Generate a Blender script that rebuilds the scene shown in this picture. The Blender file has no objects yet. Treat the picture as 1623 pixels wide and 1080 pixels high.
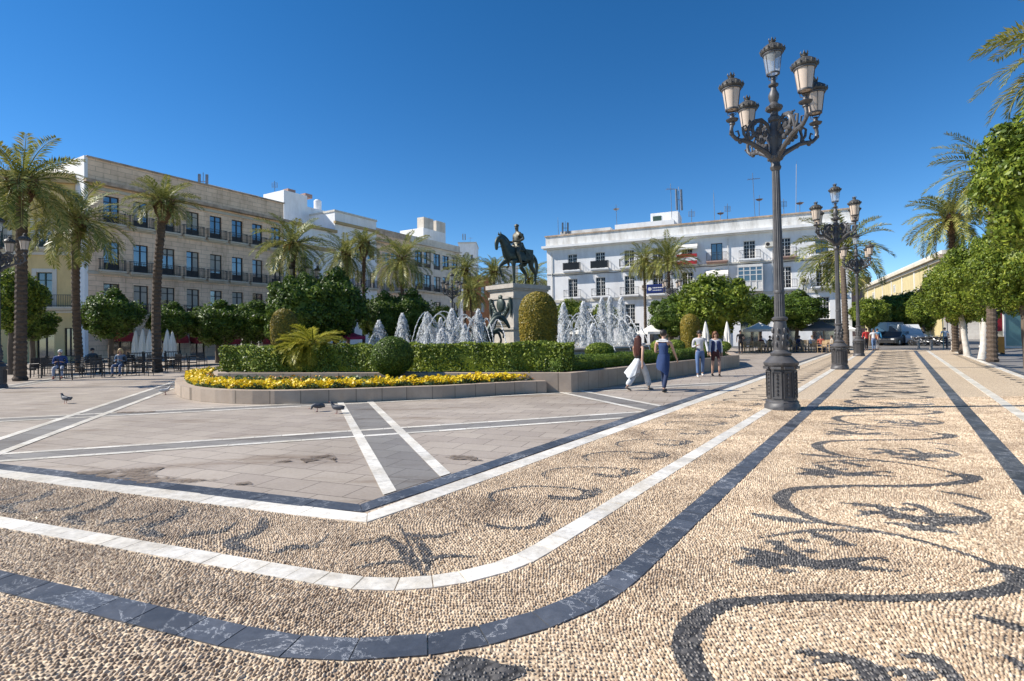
import bpy, math, random
import numpy as np
from mathutils import Vector, Matrix
random.seed(7); RS = np.random.RandomState(11)
R = math.radians
scn = bpy.context.scene; COL = scn.collection

# ------------------------------------------------------------------ camera
F = 840.0; H = 1.62; CX = 811.5; CY = 520.7
PITCH = R(.77); ROLL = R(.85)
cd = bpy.data.cameras.new('camera'); cam = bpy.data.objects.new('camera', cd); COL.objects.link(cam)
cd.sensor_fit = 'HORIZONTAL'; cd.sensor_width = 36; cd.lens = F*36/1623
cd.shift_y = -(540-CY)/1623; cd.clip_start = .05; cd.clip_end = 3000
FW = Vector((0, math.cos(PITCH), math.sin(PITCH))); U0 = Vector((0, -math.sin(PITCH), math.cos(PITCH))); R0 = Vector((1, 0, 0))
UP = U0*math.cos(ROLL)+R0*math.sin(ROLL); RI = R0*math.cos(ROLL)-U0*math.sin(ROLL)
m = Matrix((RI, UP, -FW)).transposed().to_4x4(); m.translation = (0, 0, H)
cam.matrix_world = m; scn.camera = cam

# ------------------------------------------------------------------ sky, sun, exposure
ELEV = 40; AZ = 271            # compass style: 270 = from -X
w = bpy.data.worlds.new('World'); scn.world = w; w.use_nodes = True
nt = w.node_tree; bg = nt.nodes['Background']
sky = nt.nodes.new('ShaderNodeTexSky'); sky.sky_type = 'NISHITA'; sky.sun_disc = False
sky.sun_elevation = R(ELEV); sky.sun_rotation = R(AZ); sky.altitude = 3000; sky.air_density = 1.0; sky.dust_density = 0.0; sky.ozone_density = 1.0
hs = nt.nodes.new('ShaderNodeHueSaturation'); hs.inputs['Saturation'].default_value = 1.36; ga = nt.nodes.new('ShaderNodeGamma'); ga.inputs[1].default_value = 1.03   # deep polarised blue
nt.links.new(sky.outputs[0], hs.inputs['Color']); nt.links.new(hs.outputs[0], ga.inputs[0]); nt.links.new(ga.outputs[0], bg.inputs[0]); bg.inputs[1].default_value = .108
sl = bpy.data.lights.new('sun', 'SUN'); sl.energy = 5.0; sl.angle = R(.5); sl.color = (1, .95, .87)
so = bpy.data.objects.new('sun', sl); COL.objects.link(so)
sd = Vector((math.sin(R(AZ))*math.cos(R(ELEV)), math.cos(R(AZ))*math.cos(R(ELEV)), math.sin(R(ELEV))))
so.rotation_euler = sd.to_track_quat('Z', 'Y').to_euler()
so.location = sd*200
vs = scn.view_settings; vs.view_transform = 'Standard'; vs.look = 'None'; vs.exposure = .56; vs.gamma = 1
scn.cycles.max_bounces = 6; scn.cycles.transparent_max_bounces = 8

# ------------------------------------------------------------------ pixel -> ground helpers (photo pixels 1623x1080)
def ray(x, y): return FW+RI*((x-CX)/F)+UP*((CY-y)/F)
def G(x, y, z=0.0):
    d = ray(x, y); t = (z-H)/d.z
    return Vector((d.x*t, d.y*t, z))
def AT(x, y, Y):
    d = ray(x, y); t = Y/d.y
    return Vector((d.x*t, Y, H+d.z*t))
def TOPY(px, py, h):           # depth at which a thing of height h has its top at pixel py
    d = ray(px, py); return d.y*(h-H)/d.z

# ------------------------------------------------------------------ objects
def thing(name, label, cat, loc=(0, 0, 0), rz=0, group=None, kind=None):
    o = bpy.data.objects.new(name, None); COL.objects.link(o); o.location = loc; o.rotation_euler = (0, 0, rz); o.empty_display_size = .2
    o['label'] = label; o['category'] = cat
    if group: o['group'] = group
    if kind: o['kind'] = kind
    return o
def tag(o, label, cat, group=None):
    o['label'] = label; o['category'] = cat
    if group: o['group'] = group
    return o
def link(name, me, parent=None, loc=None, rz=0):
    o = bpy.data.objects.new(name, me); COL.objects.link(o)
    if parent is not None: o.parent = parent
    if loc is not None: o.location = loc
    if rz: o.rotation_euler = (0, 0, rz)
    return o
def dup(root, loc, rz=0, label=None, scale=None):
    r = root.copy(); COL.objects.link(r); r.location = loc; r.rotation_euler = (0, 0, rz)
    if label: r['label'] = label
    if scale: r.scale = (scale,)*3 if not hasattr(scale, '__len__') else scale
    def rec(a, b):
        for ch in list(a.children):
            c = ch.copy(); COL.objects.link(c); c.parent = b; rec(ch, c)
    rec(root, r)
    return r

class MB:
    def __init__(s): s.v = []; s.f = []; s.mi = []; s.cur = 0
    def add(s, vs, fs):
        n = len(s.v); s.v += [tuple(v) for v in vs]
        s.f += [tuple(i+n for i in f) for f in fs]; s.mi += [s.cur]*len(fs); return s
    def box(s, c, d, rz=0, taper=1):
        x, y, z = d[0]/2, d[1]/2, d[2]/2; cs, sn = math.cos(rz), math.sin(rz); vs = []
        for k, zz in ((1, -z), (taper, z)):
            for a, b in ((-x, -y), (x, -y), (x, y), (-x, y)):
                a *= k; b *= k; vs.append((c[0]+a*cs-b*sn, c[1]+a*sn+b*cs, c[2]+zz))
        return s.add(vs, [(0, 3, 2, 1), (4, 5, 6, 7), (0, 1, 5, 4), (1, 2, 6, 5), (2, 3, 7, 6), (3, 0, 4, 7)])
    def bx(s, x0, x1, y0, y1, z0, z1): return s.box(((x0+x1)/2, (y0+y1)/2, (z0+z1)/2), (abs(x1-x0), abs(y1-y0), abs(z1-z0)))
    def lathe(s, prof, seg=16, c=(0, 0, 0), rot=0, closed=True, flute=None):
        vs = []; fs = []; n = len(prof)
        for r, z in prof:
            for k in range(seg):
                a = 2*math.pi*k/seg+rot; rr = r*(flute if flute and k % 2 else 1)
                vs.append((c[0]+rr*math.cos(a), c[1]+rr*math.sin(a), c[2]+z))
        for i in range(n-1):
            for k in range(seg):
                k2 = (k+1) % seg; fs.append((i*seg+k, i*seg+k2, (i+1)*seg+k2, (i+1)*seg+k))
        if closed: fs.append(tuple(range(seg-1, -1, -1))); fs.append(tuple((n-1)*seg+k for k in range(seg)))
        return s.add(vs, fs)
    def tube(s, path, rad, seg=6, caps=True):
        P = [Vector(p) for p in path]; n = len(P)
        if not hasattr(rad, '__len__'): rad = [rad]*n
        vs = []; fs = []; ref = None
        for i, p in enumerate(P):
            d = (P[min(i+1, n-1)]-P[max(i-1, 0)])
            d = d.normalized() if d.length > 1e-9 else Vector((0, 0, 1))
            if ref is None: ref = Vector((0, 0, 1)) if abs(d.z) < .9 else Vector((1, 0, 0))
            a = d.cross(ref); a = a.normalized() if a.length > 1e-6 else Vector((1, 0, 0)); b = a.cross(d); ref = b
            for k in range(seg):
                t = 2*math.pi*k/seg; vs.append(p+(a*math.cos(t)+b*math.sin(t))*rad[i])
        for i in range(n-1):
            for k in range(seg):
                k2 = (k+1) % seg; fs.append((i*seg+k, i*seg+k2, (i+1)*seg+k2, (i+1)*seg+k))
        if caps: fs.append(tuple(range(seg-1, -1, -1))); fs.append(tuple((n-1)*seg+k for k in range(seg)))
        return s.add(vs, fs)
    def ell(s, c, r, seg=12, rings=8, M3=None):
        vs = []; fs = []
        for i in range(rings+1):
            ph = math.pi*i/rings
            for k in range(seg):
                t = 2*math.pi*k/seg
                v = Vector((r[0]*math.sin(ph)*math.cos(t), r[1]*math.sin(ph)*math.sin(t), -r[2]*math.cos(ph)))
                if M3: v = M3 @ v
                vs.append(v+Vector(c))
        for i in range(rings):
            for k in range(seg):
                k2 = (k+1) % seg; fs.append((i*seg+k, i*seg+k2, (i+1)*seg+k2, (i+1)*seg+k))
        return s.add(vs, fs)
    def mesh(s, name, mats, smooth=False):
        me = bpy.data.meshes.new(name); me.from_pydata(s.v, [], s.f)
        for mt in (mats if isinstance(mats, (list, tuple)) else [mats]): me.materials.append(mt)
        if smooth:
            me.polygons.foreach_set('use_smooth', [True]*len(me.polygons))
            me.set_sharp_from_angle(angle=R(38))
        if any(s.mi): me.polygons.foreach_set('material_index', s.mi)
        me.update(); return me
    def obj(s, name, mats, parent=None, smooth=False, loc=None, rz=0): return link(name, s.mesh(name, mats, smooth), parent, loc, rz)

def npmesh(name, V, Fq, mat):      # V (n,3), Fq (m,k) numpy
    me = bpy.data.meshes.new(name); k = Fq.shape[1]
    me.vertices.add(len(V)); me.vertices.foreach_set('co', V.astype(np.float32).ravel())
    me.loops.add(Fq.size); me.loops.foreach_set('vertex_index', Fq.astype(np.int32).ravel())
    me.polygons.add(len(Fq)); me.polygons.foreach_set('loop_start', np.arange(0, Fq.size, k, dtype=np.int32))
    me.materials.append(mat); me.update(calc_edges=True); return me

# ------------------------------------------------------------------ materials
def newmat(name):
    m = bpy.data.materials.new(name); m.use_nodes = True; n = m.node_tree
    return m, n, n.nodes['Principled BSDF'], n.nodes.new, n.links.new
def ramp(N, L, src, stops):
    r = N('ShaderNodeValToRGB'); e = r.color_ramp.elements
    while len(e) < len(stops): e.new(.5)
    for i, (p, c) in enumerate(stops): e[i].position = p; e[i].color = (*c, 1)
    L(src, r.inputs[0]); return r.outputs[0]
def noise(N, L, vec, scale, detail=4, rough=.6):
    n = N('ShaderNodeTexNoise'); n.inputs['Scale'].default_value = scale; n.inputs['Detail'].default_value = detail; n.inputs['Roughness'].default_value = rough
    L(vec, n.inputs['Vector']); return n.outputs['Fac']
def mix(N, L, f, a, b, mode='MIX'):
    x = N('ShaderNodeMix'); x.data_type = 'RGBA'; x.blend_type = mode; ins = [i for i in x.inputs if i.type == 'RGBA']
    if hasattr(f, 'default_value'): L(f, x.inputs[0])
    else: x.inputs[0].default_value = f
    for i, s in zip(ins, (a, b)):
        if isinstance(s, tuple): i.default_value = (*s, 1)
        else: L(s, i)
    return [o for o in x.outputs if o.type == 'RGBA'][0]
def bumpn(N, L, b, h, strength=.3, dist=.02):
    u = N('ShaderNodeBump'); u.inputs['Strength'].default_value = strength; u.inputs['Distance'].default_value = dist
    L(h, u.inputs['Height']); L(u.outputs[0], b.inputs['Normal']); return u
def coords(N, L, kind='Object', rot=0, scale=(1, 1, 1)):
    t = N('ShaderNodeTexCoord'); mp = N('ShaderNodeMapping'); mp.inputs['Rotation'].default_value = (0, 0, rot); mp.inputs['Scale'].default_value = scale
    L(t.outputs[kind], mp.inputs[0]); return mp.outputs[0]
def M(name, c, c2=None, scale=3, rough=.7, bump=.15, bdist=.01, metal=0, spec=.5, island=None, detail=5, stretch=(1, 1, 1), stain=None):
    m, n, b, N, L = newmat(name)
    v = coords(N, L, scale=stretch); f = noise(N, L, v, scale, detail)
    c2 = c2 or tuple(x*.75 for x in c)
    col = ramp(N, L, f, [(.3, c2), (.7, c)])
    if island:
        g = N('ShaderNodeNewGeometry'); rr = ramp(N, L, g.outputs['Random Per Island'], [(0, (1-island,)*3), (1, (1+island,)*3)])
        col = mix(N, L, 1.0, col, rr, 'MULTIPLY')
    if stain:
        f2 = noise(N, L, coords(N, L, scale=(1, 1, .25)), .9, 8, .7)
        rr = ramp(N, L, f2, [(.45, (1, 1, 1)), (.75, stain)]); col = mix(N, L, 1.0, col, rr, 'MULTIPLY')
    L(col, b.inputs['Base Color'])
    b.inputs['Roughness'].default_value = rough; b.inputs['Metallic'].default_value = metal; b.inputs['Specular IOR Level'].default_value = spec
    if bump: bumpn(N, L, b, noise(N, L, v, scale*6, 4), bump, bdist)
    return m
def leafmat(name, stops, rough=.45, trans=.3, scale=1.2):
    m, n, b, N, L = newmat(name)
    g = N('ShaderNodeNewGeometry'); f = noise(N, L, coords(N, L), scale, 2)
    a = N('ShaderNodeMath'); a.operation = 'MULTIPLY_ADD'; a.inputs[1].default_value = .6; L(g.outputs['Random Per Island'], a.inputs[0])
    s2 = N('ShaderNodeMath'); s2.operation = 'MULTIPLY'; s2.inputs[1].default_value = .45; L(f, s2.inputs[0]); L(s2.outputs[0], a.inputs[2])
    col = ramp(N, L, a.outputs[0], stops); L(col, b.inputs['Base Color']); b.inputs['Roughness'].default_value = rough; b.inputs['Specular IOR Level'].default_value = .3
    t = N('ShaderNodeBsdfTranslucent'); L(col, t.inputs[0]); mx = N('ShaderNodeMixShader'); mx.inputs[0].default_value = trans
    L(b.outputs[0], mx.inputs[1]); L(t.outputs[0], mx.inputs[2]); L(mx.outputs[0], n.nodes['Material Output'].inputs[0]); return m
def pebblemat(name, stops, gap, scale=26, rot=0):
    m, n, b, N, L = newmat(name)
    v = coords(N, L, rot=rot, scale=(1, .72, 1))
    wn = N('ShaderNodeTexNoise'); wn.inputs['Scale'].default_value = .35; wn.inputs['Detail'].default_value = 2; L(v, wn.inputs['Vector'])
    ad = N('ShaderNodeVectorMath'); ad.operation = 'ADD'; L(v, ad.inputs[0]); L(wn.outputs['Color'], ad.inputs[1])
    vo = N('ShaderNodeTexVoronoi'); vo.voronoi_dimensions = '2D'; vo.inputs['Scale'].default_value = scale; vo.inputs['Randomness'].default_value = .75; L(ad.outputs[0], vo.inputs['Vector'])
    big = noise(N, L, v, .5, 5, .65)
    sp = N('ShaderNodeSeparateColor'); L(vo.outputs['Color'], sp.inputs[0])
    a = N('ShaderNodeMath'); a.operation = 'MULTIPLY_ADD'; a.inputs[1].default_value = .55; L(sp.outputs[0], a.inputs[0])
    s2 = N('ShaderNodeMath'); s2.operation = 'MULTIPLY'; s2.inputs[1].default_value = .5; L(big, s2.inputs[0]); L(s2.outputs[0], a.inputs[2])
    col = ramp(N, L, a.outputs[0], stops)
    gp = ramp(N, L, vo.outputs['Distance'], [(.38, (0, 0, 0)), (.62, (1, 1, 1))])
    bw = N('ShaderNodeRGBToBW'); L(gp, bw.inputs[0])
    L(mix(N, L, bw.outputs[0], col, gap), b.inputs['Base Color']); b.inputs['Roughness'].default_value = .62
    sq = N('ShaderNodeMath'); sq.operation = 'POWER'; sq.inputs[1].default_value = 2; L(vo.outputs['Distance'], sq.inputs[0])
    iv = N('ShaderNodeMath'); iv.operation = 'SUBTRACT'; iv.inputs[0].default_value = 1; L(sq.outputs[0], iv.inputs[1])
    bumpn(N, L, b, iv.outputs[0], .6, .02)
    return m
def glassmat(name, c=(.03, .045, .06), rough=.06):
    m, n, b, N, L = newmat(name)
    b.inputs['Base Color'].default_value = (*c, 1); b.inputs['Roughness'].default_value = rough; b.inputs['IOR'].default_value = 2.1
    bumpn(N, L, b, noise(N, L, coords(N, L), 1.5, 2), .06, .02)
    return m

m_pebble = pebblemat('pebble_field', [(.15, (.40, .29, .185)), (.45, (.60, .465, .31)), (.85, (.76, .62, .44))], (.38, .285, .195), rot=R(-36), scale=36)
m_pdark = pebblemat('pebble_dark', [(.15, (.035, .033, .033)), (.5, (.075, .07, .066)), (.9, (.15, .135, .12))], (.03, .027, .024), rot=R(-36))
def islandmat(name, stops, rough=.55):
    m, n, b, N, L = newmat(name); g = N('ShaderNodeNewGeometry'); big = noise(N, L, coords(N, L), .55, 5, .65)
    a = N('ShaderNodeMath'); a.operation = 'MULTIPLY_ADD'; a.inputs[1].default_value = .55; L(g.outputs['Random Per Island'], a.inputs[0])
    s2 = N('ShaderNodeMath'); s2.operation = 'MULTIPLY'; s2.inputs[1].default_value = .5; L(big, s2.inputs[0]); L(s2.outputs[0], a.inputs[2])
    col = ramp(N, L, a.outputs[0], stops)
    L(mix(N, L, .35, col, ramp(N, L, noise(N, L, coords(N, L), 60, 3), [(.3, (.6, .6, .6)), (.7, (1.3, 1.25, 1.2))]), 'MULTIPLY'), b.inputs['Base Color'])
    L(mix(N, L, 1.0, mix(N, L, .35, col, ramp(N, L, noise(N, L, coords(N, L), 60, 3), [(.3, (.6, .6, .6)), (.7, (1.3, 1.25, 1.2))]), 'MULTIPLY'), ramp(N, L, noise(N, L, coords(N, L), 1.7, 6, .7), [(.34, (.66, .62, .59)), (.55, (1.07, 1.06, 1.04))]), 'MULTIPLY'), b.inputs['Base Color'])
    b.inputs['Roughness'].default_value = rough; return m
m_pebI = islandmat('pebble_stone', [(.12, (.15, .10, .065)), (.28, (.33, .235, .15)), (.48, (.49, .375, .255)), (.78, (.70, .57, .415)), (.97, (.56, .36, .25))])
m_pebD = islandmat('pebble_slate', [(.15, (.035, .033, .033)), (.5, (.10, .095, .09)), (.8, (.24, .22, .2)), (.97, (.4, .35, .28))], .5)
def marble(name, base, vein, seam, island=.12, rough=.35, vs=5):
    m, n, b, N, L = newmat(name); v = coords(N, L)
    wv = N('ShaderNodeTexNoise'); wv.inputs['Scale'].default_value = vs; wv.inputs['Detail'].default_value = 9; wv.inputs['Roughness'].default_value = .7; wv.inputs['Distortion'].default_value = .5; L(v, wv.inputs['Vector'])
    c1 = ramp(N, L, wv.outputs['Fac'], [(.3, base), (.5, base), (.508, vein), (.516, base)] if True else [])
    f2 = noise(N, L, v, 14, 7, .75); c1 = mix(N, L, .8, c1, ramp(N, L, f2, [(.28, (.62, .62, .62)), (.68, (1.22, 1.22, 1.22))]), 'MULTIPLY')
    f3 = noise(N, L, v, 1.3, 5, .7); c1 = mix(N, L, 1.0, c1, ramp(N, L, f3, [(.3, seam), (.6, (1, 1, 1))]), 'MULTIPLY')
    g = N('ShaderNodeNewGeometry'); c1 = mix(N, L, 1.0, c1, ramp(N, L, g.outputs['Random Per Island'], [(0, (1-island,)*3), (1, (1+island,)*3)]), 'MULTIPLY')
    L(c1, b.inputs['Base Color']); b.inputs['Roughness'].default_value = rough; bumpn(N, L, b, f2, .25, .006); return m
m_white = marble('white_marble', (.84, .79, .70), (.6, .56, .5), (.74, .70, .63), .13)
m_black = marble('slate_marble', (.088, .094, .108), (.5, .5, .5), (.55, .6, .66), .35, .42, 2.6)
def tilemat(name, base, alt, mortar, rot, scale=(1, 1, 1), bw=.6, rh=.4, damp=False):
    m, n, b, N, L = newmat(name); v = coords(N, L, rot=rot, scale=scale)
    br = N('ShaderNodeTexBrick'); br.inputs['Scale'].default_value = 1; br.inputs['Brick Width'].default_value = bw; br.inputs['Row Height'].default_value = rh
    br.inputs['Mortar Size'].default_value = .006; br.inputs['Mortar Smooth'].default_value = .3; br.inputs['Bias'].default_value = 0
    br.inputs['Color1'].default_value = (*base, 1); br.inputs['Color2'].default_value = (*alt, 1); br.inputs['Mortar'].default_value = (*mortar, 1)
    L(v, br.inputs['Vector']); col = br.outputs['Color']
    big = noise(N, L, v, .35, 7, .65); col = mix(N, L, 1.0, col, ramp(N, L, big, [(.3, (.78, .76, .73)), (.62, (1.06, 1.06, 1.06))]), 'MULTIPLY')
    fine = noise(N, L, v, 22, 6, .75); col = mix(N, L, 1.0, col, ramp(N, L, fine, [(.25, (.82, .8, .78)), (.7, (1.08, 1.08, 1.08))]), 'MULTIPLY')
    st = noise(N, L, coords(N, L, rot=rot, scale=(.25, 1.2, 1)), 1.1, 6, .7); col = mix(N, L, 1.0, col, ramp(N, L, st, [(.55, (1, 1, 1)), (.7, (.6, .53, .46))]), 'MULTIPLY')
    L(col, b.inputs['Base Color']); b.inputs['Roughness'].default_value = .6; bumpn(N, L, b, fine, .12, .004); return m
GR = R(-21.3)
m_tile = tilemat('paving_slabs', (.43, .37, .305), (.355, .30, .25), (.09, .07, .055), -GR)
m_tileg = tilemat('grey_slabs', (.25, .235, .215), (.21, .195, .18), (.08, .07, .06), -GR)
m_road = M('asphalt', (.075, .072, .07), (.05, .05, .05), 2, .85, .3)
m_dirtgap = M('joint_grit', (.07, .055, .04), (.04, .03, .025), 12, .95)

# ------------------------------------------------------------------ ground
def S(o, kind='structure'): o['kind'] = kind; return o
MBg = MB().add([(-700, -60, 0), (700, -60, 0), (700, 1400, 0), (-700, 1400, 0)], [(0, 1, 2, 3)]); S(MBg.obj('ground', m_tileg))
A1 = R(36); U1 = Vector((math.sin(A1), math.cos(A1), 0)); N1 = Vector((math.cos(A1), -math.sin(A1), 0))     # along / across the esplanade
A2 = R(110); U2 = Vector((math.sin(A2), math.cos(A2), 0)); N2 = Vector((-math.cos(A2), math.sin(A2), 0))    # along / across the left border
def corner(s, t):
    det = N1.x*N2.y-N1.y*N2.x
    return Vector(((s*N2.y-t*N1.y)/det, (N1.x*t-N2.x*s)/det, 0))
WEND = 50.5
def border(s, t, rad, w0=-26, w1=WEND, step=.1):   # polyline from the left border round the corner and along the esplanade
    c = corner(s, t); half = (A2-A1)/2; d = rad*math.tan((math.pi-(math.pi-(A2-A1)))/2)
    # directions: arriving along U2 (leftmost to the corner), leaving along U1
    p0 = c-U2*d; p1 = c+U1*d; pts = []
    n0 = int(26/ (step*4)); L0 = c-U2*24
    for i in range(n0): pts.append(L0.lerp(p0, i/n0))
    cen = p0+N2*rad; a0 = math.atan2(*(p0-cen).yx); a1 = math.atan2(*(p1-cen).yx)
    if a1 < a0: a1 += 2*math.pi
    if rad > .01:
        for i in range(25): a = a0+(a1-a0)*i/24; pts.append(cen+Vector((math.cos(a), math.sin(a), 0))*rad)
    else: pts.append(c)
    Lr = WEND; n1 = 120
    for i in range(1, n1+1): pts.append(p1+U1*(Lr*i/n1))
    return pts
def resample(pts, lens):
    out = [pts[0]]; i = 0; rem = next(lens); cur = pts[0].copy()
    for p in pts[1:]:
        while (p-cur).length > rem:
            cur = cur+(p-cur).normalized()*rem; out.append(cur.copy()); rem = next(lens)
        rem -= (p-cur).length; cur = p.copy()
    return out
def jit(a, b, mx=1e9):
    while True: yield random.uniform(a, b)
BANDS = []
def ribbon(name, pts, wd, mat, lo=.3, hi=.45, z=.014, gap=.004, kind='structure'):
    """a course of separate slabs laid along a line"""
    BANDS.append((pts, wd)); P = resample(pts, jit(lo, hi)); mb = MB(); nrm = []
    for i in range(len(P)):
        d = (P[min(i+1, len(P)-1)]-P[max(i-1, 0)]).normalized(); nrm.append(Vector((-d.y, d.x, 0)))
    for i in range(len(P)-1):
        a, b = P[i], P[i+1]; d = (b-a).normalized()*gap; na, nb = nrm[i]*wd/2, nrm[i+1]*wd/2
        zz = z+random.uniform(-.0015, .0015)
        q = [a+d+na, a+d-na, b-d-nb, b-d+nb]; top = [Vector((p.x, p.y, zz)) for p in q]; bot = [Vector((p.x, p.y, 0.001)) for p in q]
        mb.add(top+bot, [(0, 1, 2, 3), (0, 4, 5, 1), (1, 5, 6, 2), (2, 6, 7, 3), (3, 7, 4, 0)])
    o = mb.obj(name, mat); S(o); return o
# pebble sheet under everything on the esplanade side, plaza slabs inside the corner
cn = corner(-4.0, 4.05); far = 46
pv = [cn, cn+U1*WEND, cn+U1*WEND+N1*7.6, cn+U1*-12+N1*7.6, cn-U1*14-U2*30, cn-U2*34+Vector((0, 0, 0))]
MB().add([Vector((p.x, p.y, .006)) for p in pv], [tuple(range(len(pv)))]).obj('pebble_paving', m_pebble)['kind'] = 'structure'
tp = [cn, cn-U2*60, cn-U2*60+Vector((0, 90, 0)), cn+U1*WEND+Vector((-30, 40, 0)), cn+U1*WEND]
MB().add([Vector((p.x, p.y, .004)) for p in tp[::-1]], [tuple(range(len(tp)))]).obj('plaza_paving', m_tile)['kind'] = 'structure'
ribbon('inner_dark_border', border(-4.13, 4.21, 0), .225, m_black, .5, .8, .0135)
ribbon('inner_white_border', border(-3.86, 4.0, 0), .23, m_white, .45, .7)
ribbon('white_stripe', border(-2.2, 2.92, 1.2), .175, m_white, .2, .3)
ribbon('dark_stripe', border(-1.5, 2.2, 1.9), .195, m_black, .22, .4)
def straight(s, w0=-6, w1=WEND): return [N1*s+U1*(w0+(w1-w0)*i/60) for i in range(61)]
ribbon('dark_stripe', straight(1.06), .21, m_black, .4, .7)
ribbon('white_stripe', straight(1.82), .18, m_white, .3, .5)
ribbon('outer_white_border', straight(3.3), .2, m_white, .4, .6)
ribbon('outer_dark_border', straight(3.55), .24, m_black, .4, .6)

# white lines with grey slabs between them, over the plaza
def clip(poly, nx, ny, c):
    out = []
    for i in range(len(poly)):
        a, b = poly[i], poly[(i+1) % len(poly)]; da = a[0]*nx+a[1]*ny-c; db = b[0]*nx+b[1]*ny-c
        if da <= 0: out.append(a)
        if da*db < 0: t = da/(da-db); out.append((a[0]+(b[0]-a[0])*t, a[1]+(b[1]-a[1])*t))
    return out
def plaza_clip(poly):
    poly = clip(poly, N1.x, N1.y, -4.28); poly = clip(poly, -N2.x, -N2.y, -4.37) if poly else poly
    return poly
GU = Vector((math.sin(GR), math.cos(GR), 0)); GN = Vector((GU.y, -GU.x, 0)); GP = R(72.3); HU = Vector((math.sin(GP), math.cos(GP), 0)); HN = Vector((-HU.y, HU.x, 0))
wl = MB(); gl = MB()
def stripes(u, n, c, w, mb, z, L0=-40, L1=60, seg=None, gap=.003):
    k = L0
    while k < L1:
        ln = seg() if seg else (L1-L0); a = n*(c-w/2)+u*(k+gap); b = n*(c+w/2)+u*(k+gap); cc = n*(c+w/2)+u*(k+ln-gap); d = n*(c-w/2)+u*(k+ln-gap)
        p = plaza_clip([(q.x, q.y) for q in (a, b, cc, d)])
        if len(p) > 2: mb.add([(x, y, z) for x, y in p], [tuple(range(len(p)))])
        k += ln
sg = lambda: random.uniform(.4, .65)
for c0 in (.8, 6.62, -4.18, -9.9, -15.6):
    c1 = c0+(.7 if c0 > 0 else -.62)
    for c in (c0, c1): stripes(GU, GN, c, .15, wl, .013, 0, 50, sg)
    stripes(GU, GN, (c0+c1)/2, abs(c1-c0)-.15, gl, .008, 0, 50)
for c0, c1 in ((9.05, 9.62), (13.6, 14.15)):
    for c in (c0, c1): stripes(HU, HN, c, .13, wl, .0105, -40, 30, sg)
    stripes(HU, HN, (c0+c1)/2, abs(c1-c0)-.13, gl, .0065, -40, 30)
m_damp = tilemat('damp_slabs', (.23, .175, .13), (.19, .145, .105), (.07, .05, .035), -GR)
nd_ = m_damp.node_tree; vv_ = coords(nd_.nodes.new, nd_.links.new); rr_f = ramp(nd_.nodes.new, nd_.links.new, noise(nd_.nodes.new, nd_.links.new, vv_, 5, 8, .75), [(.40, (0, 0, 0)), (.56, (1, 1, 1))])
tb_ = nd_.nodes.new('ShaderNodeBsdfTransparent'); mb_ = nd_.nodes.new('ShaderNodeMixShader'); nd_.links.new(rr_f, mb_.inputs[0]); nd_.links.new(tb_.outputs[0], mb_.inputs[1]); nd_.links.new(nd_.nodes['Principled BSDF'].outputs[0], mb_.inputs[2]); nd_.links.new(mb_.outputs[0], nd_.nodes['Material Output'].inputs[0])
def ragged(l):
    P = [G(*q) for q in l]; out = []
    for i in range(len(P)):
        a, b = P[i], P[(i+1) % len(P)]; k = max(1, int((b-a).length/.045)); nn = Vector((-(b-a).y, (b-a).x, 0)).normalized()
        for j in range(k): out.append(a.lerp(b, j/k)+nn*random.uniform(-.03, .03))
    return out
for k_, pl_ in enumerate(([(112, 751), (150, 747), (205, 744.5), (258, 742.5), (255, 747), (243, 752), (248, 757), (300, 761), (345, 762), (300, 767), (262, 766), (225, 769), (205, 764), (165, 760), (150, 755)], [(476, 729), (500, 724), (529, 722), (534, 727), (530, 734), (522, 729), (500, 731), (484, 735)], [(178, 655.5), (200, 653.5), (252, 652.3), (240, 655), (205, 656.2)], [(434, 733), (460, 730.5), (468, 733), (440, 735.5)], [(700, 726), (722, 723), (748, 725), (768, 733), (740, 730), (716, 729)], [(372, 768), (392, 766), (400, 769), (380, 771)])): 
    pl_ = ragged(pl_); MB().add([(q_.x, q_.y, .0152+.0004*k_) for q_ in pl_], [tuple(range(len(pl_)))]).obj('damp_stain', m_damp)['kind'] = 'structure'
S(wl.obj('white_paving_lines', m_white)); S(gl.obj('grey_paving_bands', m_tileg))

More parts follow.
